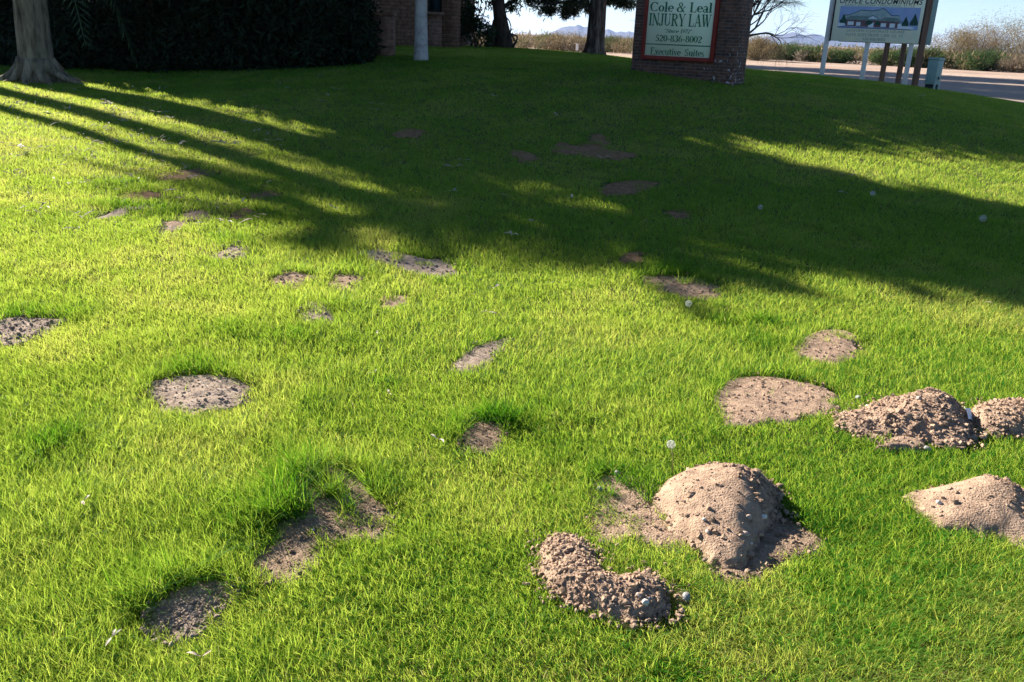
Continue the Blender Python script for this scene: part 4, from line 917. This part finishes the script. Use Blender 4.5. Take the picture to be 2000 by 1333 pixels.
bare('bare soil hollow nearest the bottom left corner', [(305, 1165), (350, 1140), (410, 1128), (460, 1135), (462, 1160), (420, 1200), (360, 1230), (310, 1222), (298, 1195)], 'soil_grey', .010, clods=420, csize=.007, grow=1.9)
bare('dark sunken hollow with crumbly soil in the middle of the lawn', [(900, 830), (940, 818), (985, 822), (988, 842), (960, 862), (925, 858), (905, 860)], 'soil_brown', .006, clods=90, csize=.006, grow=1.9)
bare('narrow slanting bare strip below the small feather-like leaf', [(888, 700), (915, 678), (955, 662), (1000, 655), (985, 675), (950, 698), (910, 706)], 'soil_grey', .006, clods=50, csize=.006, grow=1.5)
bare('long bare strip at the left end of the big shadow edge', [(690, 490), (740, 484), (800, 495), (860, 505), (890, 515), (880, 525), (820, 522), (770, 508), (720, 500)], 'soil_grey', .008, clods=60, csize=.01, grow=1.5)
bare('pinkish bare patch below the long bare strip, left of its neighbour', ell(577, 537, 34, 9), 'soil_pink', .008, clods=40, csize=.009, grow=1.6)
bare('pinkish bare patch just right of the similar one', ell(680, 541, 40, 10), 'soil_pink', .008, clods=40, csize=.009, grow=1.6)
bare('bare patch with dry straw among ragged tufts', ell(625, 598, 36, 13, 15), 'soil_grey', .008, clods=40, csize=.008, grow=1.6, keep=.06)
bare('small bare spot right of the straw littered patch', ell(772, 578, 24, 6), 'soil_pink', .006, grow=1.2)
bare('small bare patch alone in the sunny left lawn', ell(460, 483, 30, 8), 'soil_grey', .008, clods=30, csize=.01, grow=1.75)
bare('bare patch astride the shadow edge with a grass tuft in it', [(1255, 538), (1300, 533), (1360, 540), (1398, 552), (1390, 566), (1330, 565), (1290, 555)], 'soil_brown', .008, keep=.06, clods=90, csize=.009, grow=1.75)
bare('brown patch in shade, uppermost and farthest left of the shaded ones', ell(801, 255, 32, 5), 'soil_shaded', .02)
bare('brown patch in shade left of the large ragged one', ell(1020, 298, 30, 6, 8), 'soil_shaded', .02)
bare('large ragged brown patch in the shaded lawn', [(1085, 290), (1090, 275), (1130, 280), (1165, 260), (1190, 268), (1180, 285), (1240, 292), (1210, 300), (1150, 297)], 'soil_shaded', .015, keep=.05)
bare('brown patch in shade below the large ragged one', [(1168, 360), (1215, 350), (1280, 352), (1275, 362), (1230, 368), (1190, 370)], 'soil_shaded', .012)
bare('small dark bare spot in shade right of centre', ell(1330, 411, 26, 6), 'soil_shaded', .008)
bare('dim bare patch uphill in the left shade streaks', ell(378, 336, 46, 9), 'soil_shaded', .010)
bare('dark bare patch left of the dim one, lower in the streaks', ell(281, 373, 30, 7), 'soil_shaded', .010)
bare('narrow bare patch right of the dark one in the streaks', ell(520, 374, 36, 6), 'soil_shaded', .008)
bare('dark bare scrape at the lower shade edge near grass tufts', ell(1230, 494, 30, 5), 'soil_shaded', .006)
bare('ragged soil scrape in the sunny left lawn', ell(250, 405, 34, 6, -8), 'soil_grey', .008, keep=.1, grow=1.5)
bare('thin soil scrape between the ragged scrape and the lone patch', ell(395, 412, 28, 5), 'soil_brown', .006, keep=.1, grow=1.5)
bare('small dark scrape at the tip of the shade streaks', ell(480, 410, 24, 5), 'soil_shaded', .006, keep=.08, grow=1.6)
bare('dark small scrape below the thin one', ell(352, 432, 22, 5), 'soil_brown', .006, keep=.1, grow=1.5)

# ------------------------------------------------------------ grass
def grass():
    r = np.random.default_rng(99); N = 5400000
    y = np.exp(r.uniform(math.log(.95), math.log(36), N)); hw = .80 * y + 1.1; x = r.uniform(-1, 1, N) * hw
    # proposal density ~ 1/(y*2hw); wanted rho(y)
    rho = 36000 * np.where(y < 2.5, 1, (2.5 / y) ** 1.62)
    prop = N / (math.log(36 / .95) * y * 2 * hw); k = r.random(N) < rho / prop / 3.0      # roots of tufts of three
    x, y = x[k], y[k]
    m_ = 3; x = np.repeat(x, m_); y = np.repeat(y, m_); sp = .008 + .0020 * y; ox = r.normal(size=len(x)) * sp; oy = r.normal(size=len(x)) * sp; x = x + ox; y = y + oy
    ok = (y < lawn_edge(x)) & (y > .9); x, y, ox, oy, sp = x[ok], y[ok], ox[ok], oy[ok], sp[ok]
    n = len(x); Lm = np.ones(n); alive = np.ones(n, bool)
    for pg, keep, grow, pk, h in PATCH:
        mn = pg.min(0) - .25; mx = pg.max(0) + .25; ii = np.nonzero((x > mn[0]) & (x < mx[0]) & (y > mn[1]) & (y < mx[1]))[0]
        if not len(ii): continue
        d = inpoly(x[ii], y[ii], pg); fz = max(1., np.hypot(*pg.mean(0)) / 4); edge = (vn(x[ii] * 14 / fz, y[ii] * 14 / fz, 31) - .5) * .07 * fz + r.normal(size=len(ii)) * .010 * fz + .008; keep = max(keep, .19 if fz > 1.9 else (.13 if fz > 1.05 else 0))
        clump = vn(x[ii] * 11 / fz ** .7, y[ii] * 11 / fz ** .7, 44) > (1 - keep * 2.2)
        dead = (d > edge) & ~((r.random(len(ii)) < .75) & clump & (keep > 0)) & (r.random(len(ii)) > .006)
        alive[ii[dead]] = False
        far_ = max(1., np.hypot(*pg.mean(0)) / 4); ring = np.exp(-(np.maximum(-d, 0) / .07) ** 2); c = pg.mean(0); up = sst(-.2, .6, ((y[ii] - c[1]) - .5 * (x[ii] - c[0])) / (np.hypot(x[ii] - c[0], y[ii] - c[1]) + 1e-6))
        Lm[ii] *= 1 + ring * ((grow - 1) * 1.15 * up - .35 * (1 - up))
    x, y, ox, oy, sp, Lm = x[alive], y[alive], ox[alive], oy[alive], sp[alive], Lm[alive]; n = len(x)
    n1 = fbm(x * .9, y * .9, 51, 3); n2 = fbm(x * 3.4, y * 3.4, 61, 3); n3 = fbm(x * 9, y * 9, 71, 2)
    z = ground(x, y) - .018
    L = .034 * (.62 + .35 * (n1 - .44) * 2 + .60 * n2 + .35 * n3) * np.exp(r.normal(size=n) * .24) * Lm
    L *= 1 + .30 * sst(.2, -1.4, x) * sst(5.5, 3.0, y)                     # longer at near left
    L *= 1 - .34 * sst(-.9, .1, x) * sst(2.15, 1.75, y)                    # worn, short at near bottom
    L *= 1 - .15 * sst(6, 12, y)
    tuf = np.zeros(n)
    for px, py, rr, g in ((105, 862, .13, .7), (1085, 805, .16, .5), (1495, 628, .13, 1.0), (1415, 626, .10, .8), (1470, 665, .14, .6), (455, 462, .14, .6), (850, 520, .2, .6), (1310, 525, .22, .7), (470, 1010, .2, .5), (600, 940, .2, .5), (520, 415, .2, .5), (1480, 1000, .1, .4), (1600, 1010, .12, .3), (1850, 1070, .2, .3), (640, 640, .25, .3), (1195, 935, .12, .4), (240, 355, .2, .5), (700, 510, .2, .5), (1230, 985, .08, .4), (40, 605, .15, .5), (150, 605, .1, .5), (385, 715, .15, .4), (1720, 500, .15, .3), (250, 552, .08, .5), (560, 655, .12, .5), (450, 640, .12, .5), (980, 812, .1, .6), (610, 785, .1, .4), (760, 745, .05, .6), (260, 1130, .12, .4), (330, 960, .1, .35), (1085, 965, .1, .4), (1770, 650, .12, .35), (1940, 690, .12, .35), (880, 545, .15, .4), (690, 600, .12, .5), (1240, 640, .12, .3), (1080, 905, .1, .35), (330, 405, .2, .5), (230, 395, .2, .5), (560, 1290, .08, .4), (1300, 1300, .1, .4)):
        g0 = G1(px, py); tuf += g * np.exp(-((x - g0[0]) ** 2 + (y - g0[1]) ** 2) / rr ** 2)
    L *= 1 + tuf; L += .016
    w = (.0015 + .00046 * y) * (.7 + .6 * r.random(n)) * (1 + .35 * np.clip(tuf, 0, 1))
    # lean: away from tuft centre + slow drift field + random
    fa = fbm(x * .7, y * .7, 81, 2) * 9; dx = ox / sp * .22 + np.cos(fa) * .16 + r.normal(size=n) * .21 + .05; dy = oy / sp * .22 + np.sin(fa) * .16 + r.normal(size=n) * .21 - .08
    bx = dx * .7 + r.normal(size=n) * .18; by = dy * .7 + r.normal(size=n) * .18 - .05
    fa = r.random(n) * np.pi; sx, sy = np.cos(fa), np.sin(fa)
    dry = fbm(x * 1.7 + 9, y * 1.7, 91, 3)
    tint = .62 + .26 * (n1 - .44) - .22 * (n3 - .37) + r.normal(size=n) * .09 - .36 * np.clip(tuf, 0, 1) - .22 * np.clip(Lm - 1.12, 0, .5)  # tufts and patch rims tinted darker, standing in for their shading
    tint += .15 * sst(.46, .62, dry) + .12 * sst(-1.2, .3, x) * sst(2.6, 1.9, y) + .07 * sst(3.2, 5.5, y)  # last term brightens farther blades, standing in for backlight
    st = r.random(n) < (.024 + .07 * sst(.46, .62, dry) + .15 * sst(-.9, .1, x) * sst(2.2, 1.8, y))
    tint = np.clip(tint, .02, .88); tint[st] = r.uniform(.90, 1, st.sum()); L[st] *= .75
    Vs = []; Fs3 = []; Fs4 = []; T = []; off = 0
    for lo_, hi_, ss in ((0, 3.6, (0, .38, .72, 1)), (3.6, 9, (0, .55, 1)), (9, 99, (0, 1))):
        q = (y >= lo_) & (y < hi_); m = q.sum()
        if not m: continue
        rows = []
        for s in ss:
            c = np.c_[x[q] + L[q] * (dx[q] * s + bx[q] * s * s), y[q] + L[q] * (dy[q] * s + by[q] * s * s), z[q] - .004 + L[q] * s * (1.0 - .30 * s * np.hypot(dx[q] + bx[q], dy[q] + by[q]))]
            ww = (w[q] * (1 - s ** 1.8) * .5)[:, None]
            if s < 1: rows += [c - np.c_[sx[q], sy[q], 0 * sx[q]] * ww, c + np.c_[sx[q], sy[q], 0 * sx[q]] * ww]
            else: rows.append(c)
        nv = len(rows); V = np.stack(rows, 1).reshape(-1, 3); b0 = np.arange(m) * nv + off
        for s in range(len(ss) - 2): Fs4.append(np.stack([b0 + 2 * s, b0 + 2 * s + 1, b0 + 2 * s + 3, b0 + 2 * s + 2], 1))
        Fs3.append(np.stack([b0 + nv - 3, b0 + nv - 2, b0 + nv - 1], 1)); Vs.append(V); T.append(np.repeat(tint[q], nv)); off += m * nv
    o = mk('lawn_grass', np.concatenate(Vs), [np.concatenate(Fs4), np.concatenate(Fs3)], GRASS, None, False, {'tint': np.concatenate(T)})
    tag(o, 'bright green lawn grass covering the sloping ground', 'grass', kind='stuff')
    print('BLADES', n)
grass()

# ------------------------------------------------------------ small things: stones, leaves, dandelions, paper
def stone(px, py, s, mt, label, sq=.7):
    s *= .85; g = G1(px, py); z = surface_z(g[0], g[1]); r = np.random.default_rng(int(px * 3 + py))
    me = bpy.data.meshes.new('pebble'); import bmesh; bm = bmesh.new(); bmesh.ops.create_icosphere(bm, subdivisions=3, radius=1)
    for v in bm.verts:
        n = fbm(np.array([v.co.x * 1.1 + px]), np.array([v.co.y * 1.1 + v.co.z * .7]), int(py), 3)[0]; v.co *= .8 + .5 * n
        v.co.x *= s; v.co.y *= s * .75; v.co.z *= s * sq
    bm.to_mesh(me); bm.free(); me.materials.append(M[mt]); me.polygons.foreach_set('use_smooth', np.ones(len(me.polygons), bool))
    o = bpy.data.objects.new('pebble', me); COL.objects.link(o); o.location = (g[0], g[1], z + s * sq * .3); o.rotation_euler = (r.normal() * .2, r.normal() * .2, r.random() * 6)
    tag(o, label, 'pebble', 'pebbles lying on and around the mounds')
for q in [(1489, 1026, .016, 'stone_c', 'rounded pale pebble on the bare apron right of the largest mound'), (1459, 1037, .014, 'stone_a', 'pinkish pebble just left of the rounded pale pebble'),
          (1372, 1044, .010, 'stone_c', 'small white pebble low on the largest mound'), (1380, 1060, .013, 'stone_a', 'brown pebble below the small white one on the largest mound'),
          (1452, 1064, .015, 'stone_a', 'reddish lump of stone at the bottom edge of the largest mound'), (1466, 1073, .007, 'stone_c', 'tiny white pebble right of the reddish lump'),
          (1340, 1168, .020, 'stone_b', 'smooth blue grey pebble right of the crescent mound'), (1259, 1196, .017, 'stone_c', 'upright cream pebble at the lower tip of the crescent mound'),
          (1245, 1186, .012, 'stone_a', 'pink pebble against the cream one on the crescent mound'), (1205, 926, .018, 'stone_b', 'grey white pebble at the top of the sandy strip'),
          (1171, 957, .017, 'stone_b', 'grey pebble at the left end of the sandy strip'), (1420, 908, .010, 'stone_c', 'pale pebble on the crest of the largest mound'),
          (1787, 813, .018, 'stone_a', 'tan pebble embedded in the peaked brown mound'), (1676, 778, .018, 'stone_b', 'grey pebble at the left end of the peaked mound'),
          (1812, 878, .018, 'stone_b', 'grey pebble in the grass below the peaked mound'), (1830, 998, .014, 'stone_c', 'white pebble on the pale mound at the right edge'),
          (1694, 798, .012, 'stone_c', 'cream pebble on the smooth left slope of the peaked mound'), (638, 952, .020, 'stone_b', 'blue grey pebble under the overhanging grass of the largest patch'),
          (612, 1036, .007, 'stone_c', 'tiny white pebble on the largest bare patch'), (1265, 1190, .009, 'stone_b', 'small grey pebble behind the cream one')]: stone(*q)
LG = 'dry pale leaves fallen on the lawn'
def leaf(px, py, s, n, label, seed, mt='leaf_dry', lift=.035):
    g = G1(px, py); r = np.random.default_rng(seed); mb = MB()
    for k in range(n):
        a = (seed * 1.7) % 6.28 + r.normal() * .38 + (3.14 if k % 3 == 1 else 0); L = s * r.uniform(.3, .7); wd = L * r.uniform(.06, .13); t = np.linspace(0, 1, 9); cv = r.uniform(-.5, .9)
        ang = a + cv * t * r.uniform(.5, 1.6); px_ = np.cumsum(np.cos(ang)) * L / 9; py_ = np.cumsum(np.sin(ang)) * L / 9; cx = cy = 0.
        arch = L * r.uniform(.02, .14); z = arch * np.sin(t * np.pi * .9) + r.uniform(-.06, .14) * L * t
        ww = wd * np.sin(np.pi * np.clip(t, .04, .97)) ** .7; nxv, nyv = -np.sin(ang), np.cos(ang); cu = ww * .5
        A = np.c_[px_ + cx - nxv * ww, py_ + cy - nyv * ww, z + cu]; B = np.c_[px_ + cx, py_ + cy, z]; C_ = np.c_[px_ + cx + nxv * ww, py_ + cy + nyv * ww, z + cu]
        V = np.stack([A, B, C_], 1).reshape(-1, 3); F = []
        for i_ in range(8): F += [(3 * i_, 3 * i_ + 1, 3 * i_ + 4, 3 * i_ + 3), (3 * i_ + 1, 3 * i_ + 2, 3 * i_ + 5, 3 * i_ + 4)]
        mb.addn(V, F)
        if k == 0: hub = mb.n; mb.add([(0, 0, .001)], [])
        nb = mb.n - len(V) - (1 if k == 0 else 0)
        mb.F.setdefault(3, []).append(np.array((hub, nb, nb + 1))); mb.F[3].append(np.array((hub, nb + 1, nb + 2)))
    o = mb.build('dry_leaf', M[mt], None, True); o.location = (g[0], g[1], g[2] + lift); tag(o, label, 'dry leaf', LG)
LV = [(965, 573, .13, 5, 'whitish ragged dry leaf bundle, biggest in the sunny lawn centre'), (953, 621, .085, 3, 'curled grey leaf below the ragged leaf bundle'), (735, 662, .07, 2, 'pale bent leaf alone in the sunny lawn left of the slanting strip'),
      (855, 874, .075, 3, 'pale twisted leaf left of the dark sunken hollow'), (222, 1266, .055, 4, 'white forked dry leaf in the bottom left grass'), (395, 1305, .065, 3, 'long tan curled leaf at the bottom edge'),
      (165, 996, .07, 3, 'faint tan leaf half sunk in the near left grass'), (1075, 563, .06, 2, 'small pale leaf right of the ragged leaf bundle'), (1000, 467, .13, 5, 'silvery leaf cluster in shade above the ragged bundle'),
      (1046, 441, .14, 4, 'silvery leaf cluster in shade, upper right of the other cluster'), (655, 415, .15, 4, 'grey leaf at the end of the shade streaks'), (195, 567, .06, 2, 'tiny pale leaf in the sunny far left lawn'),
      (345, 458, .13, 4, 'greyish leaf strands left of the lone bare patch'), (155, 457, .15, 4, 'grey leaf strands at the far left of the sunny lawn'), (445, 292, .26, 6, 'broad whitish leaf heap among the shade streaks'),
      (350, 293, .22, 4, 'grey leaf left of the broad leaf heap in the streaks'), (235, 287, .17, 5, 'pale leaf clump in the lit strip below the palm roots'), (215, 213, .28, 6, 'white leaf litter between two shade streaks near the palm'),
      (305, 228, .17, 3, 'small white leaf right of the litter by the palm'), (335, 240, .2, 4, 'scattered pale leaf below the palm trunk shadow'), (105, 233, .2, 4, 'pale leaf under the second shade streak'),
      (40, 298, .28, 6, 'long grey leaf strands at the left photo edge'), (70, 300, .15, 3, 'short pale leaf beside the strands at the left edge'), (135, 372, .12, 3, 'small pale leaf in the sunny left lawn below the strands'),
      (285, 343, .16, 4, 'pale leaf above the dark bare patch in the streaks'), (535, 285, .22, 4, 'tan leaf in the lit strip right of the leaf heap'), (505, 265, .2, 3, 'grey leaf in the upper lit strip'), (485, 196, .2, 3, 'white leaf upright in the thin lit strip by the hedge'),
      (625, 154, .24, 3, 'bright leaf in deep shade below the hedge end'), (657, 182, .22, 3, 'white leaf in deep shade below the brick pillar'), (641, 195, .2, 2, 'white leaf just under another in deep shade'), (735, 212, .2, 2, 'upper pale leaf of the pair below the pale trunk'),
      (731, 222, .18, 2, 'lower pale leaf of the pair below the pale trunk'), (813, 170, .17, 2, 'small white leaf straight below the pale trunk'), (965, 196, .22, 3, 'grey leaf in deep shade below the leafy shrub'), (547, 172, .2, 2, 'grey leaf in shade nearest the hedge foot'),
      (622, 205, .2, 2, 'dull leaf in shade at the upper edge of the streaks'), (780, 328, .16, 2, 'pale leaf at the right end of the lit strips'), (885, 337, .18, 3, 'grey leaf in shade right of the last lit strip'), (883, 384, .15, 3, 'pale leaf in the dappled centre shade'),
      (990, 395, .11, 2, 'small white leaf in the dappled centre shade'), (1115, 398, .14, 3, 'grey leaf in shade below the brown patches'), (1178, 318, .16, 2, 'white leaf under the large ragged brown patch'), (1085, 233, .2, 2, 'thin pale leaf above the large ragged brown patch'),
      (1655, 353, .2, 4, 'tan leaf at the edge of the lit strip on the right'), (1648, 387, .14, 3, 'grey leaf in shade below the lit strip'), (1265, 441, .13, 1, 'thin straw stalk lying in the right centre shade'), (1920, 600, .09, 3, 'tan leaf just below the shadow edge at right'),
      (730, 742, .06, 2, 'grey leaf in the sunny lawn centre left'), (760, 783, .06, 2, 'tan straw bits above the twisted leaf'), (1800, 195, .3, 2, 'pale leaf pair in shade below the utility cabinet'), (905, 322, .16, 2, 'dim leaf in centre shade above the dappled leaf')]
for k, q in enumerate(LV): leaf(*q[:4], q[4], 200 + k, 'twig' if 'tan' in q[4] or 'straw' in q[4] else 'leaf_dry', .037 if q[1] > 400 else .056)
def dandelion(px, py, base_py, rad_, label, seed):
    g = G1(px + 2, base_py); d = ray(px, py)[0]; t = math.hypot(g[0], g[1]) / math.hypot(d[0], d[1]); top = np.array([0, 0, CAMZ]) + d * t
    root = empty('dandelion', g, label=label, cat='dandelion', group='dandelion seed heads in the grass'); tp = top - g
    MB().tube([(0, 0, -.01), tp * .5 + (.004, 0, 0), tp], [.0022, .0019, .0016], 6).build('stalk', M['stem'], root, True)
    r = np.random.default_rng(seed); n = 95; a = r.normal(size=(n, 3)); a /= np.linalg.norm(a, axis=1)[:, None]; mb = MB()
    for k in range(n):
        u = np.cross(a[k], (.3, .5, .8)); u /= np.linalg.norm(u); v = np.cross(a[k], u); e = tp + a[k] * rad_ * .72
        mb.add([tp + a[k] * rad_ * .12 - u * .0003, tp + a[k] * rad_ * .12 + u * .0003, e], [(0, 1, 2)])
        for m in range(7):
            an = m * .9; dr = (a[k] * .6 + (u * math.cos(an) + v * math.sin(an)) * .75); sd = np.cross(dr, a[k]); sd /= np.linalg.norm(sd) + 1e-9
            mb.add([e - sd * .0005, e + sd * .0005, e + dr * rad_ * .42], [(0, 1, 2)])
    mb.build('seed_head', M['pappus'], root)
    c = MB(); c.addn(IV * rad_ * .11 + tp, IF); c.build('core', M['twig'], root, True)
dandelion(1311, 868, 925, .0185, 'white dandelion clock on a stalk behind the largest mound', 1)
dandelion(1345, 593, 615, .022, 'white dandelion clock below the shadow edge', 2)
dandelion(1920, 427, 437, .035, 'white dandelion clock at the right edge of the shade', 3)
dandelion(1331, 1268, 1280, .010, 'small seed head low in the grass at the bottom edge', 5) if False else None
dandelion(1485, 405, 413, .025, 'small white dandelion clock in the shaded lawn middle', 6)
dandelion(1705, 378, 385, .03, 'white dandelion clock just below the lit strip', 7)
def paper():
    g = G1(1889, 822); z = surface_z(g[0], g[1]); s = .060
    V = []
    for th_ in (0, .0012):
        for u in range(5):
            for v in range(6): V.append(((u / 4 - .5) * s * .8, (v / 5 - .5) * s * 1.1, th_ + .006 * math.sin(u * 1.2 + v * .5)))
    F = []
    for l_ in (0, 30):
        for u in range(4):
            for v in range(5):
                q = (l_ + u * 6 + v, l_ + (u + 1) * 6 + v, l_ + (u + 1) * 6 + v + 1, l_ + u * 6 + v + 1); F.append(q if l_ else q[::-1])
    o = MB().addn(V, F).build('paper_scrap', M['paper'], None, True); o.location = (g[0], g[1], z + .034); o.rotation_euler = (R(40), R(22), R(24))
    tag(o, 'white paper scrap stuck between two gopher mounds', 'paper')
paper()

def litter():
    r = np.random.default_rng(71); VV = []; FF = []
    pp = np.c_[np.r_[r.uniform(-60, 560, 70), r.uniform(0, 330, 75)], np.r_[r.uniform(175, 440, 70), r.uniform(172, 320, 75)]]
    g = pix2ground(pp[:, 0], pp[:, 1]); k = 0
    for q in g:
        for m in range(r.integers(1, 4)):
            a = r.random() * 6.28; L = r.uniform(.04, .11); w = r.uniform(.004, .010); d = np.array([math.cos(a), math.sin(a), r.uniform(-.1, .5)]) * L; n = np.array([-math.sin(a), math.cos(a), .2]) * w
            o_ = q + (r.normal() * .05, r.normal() * .05, r.uniform(.02, .045)); VV += [o_ - n * .4, o_ + n * .4, o_ + d * .5 + n + (0, 0, .008), o_ + d, o_ + d * .5 - n + (0, 0, .008)]; FF.append((k, k + 1, k + 2, k + 3, k + 4)); k += 5
    tag(mk('leaf_litter', VV, np.array(FF), M['leaf_dry']), 'fine pale leaf litter scattered in the grass below the palm', 'leaf litter', kind='stuff')
litter()

# ------------------------------------------------------------ haze
def haze():
    m = bpy.data.materials.new('haze'); m.use_nodes = True; t = m.node_tree
    t.nodes.remove(t.nodes['Principled BSDF']); v = t.nodes.new('ShaderNodeVolumePrincipled')
    v.inputs['Color'].default_value = (.38, .56, 1, 1); v.inputs['Density'].default_value = .00007; v.inputs['Anisotropy'].default_value = .2
    t.links.new(v.outputs[0], t.nodes['Material Output'].inputs['Volume'])
    o = MB().box(-9200, 9200, -9200, 9200, -6, 160).build('haze', m); tag(o, 'thin blue air haze lying over the desert', 'haze', kind='stuff')
haze()
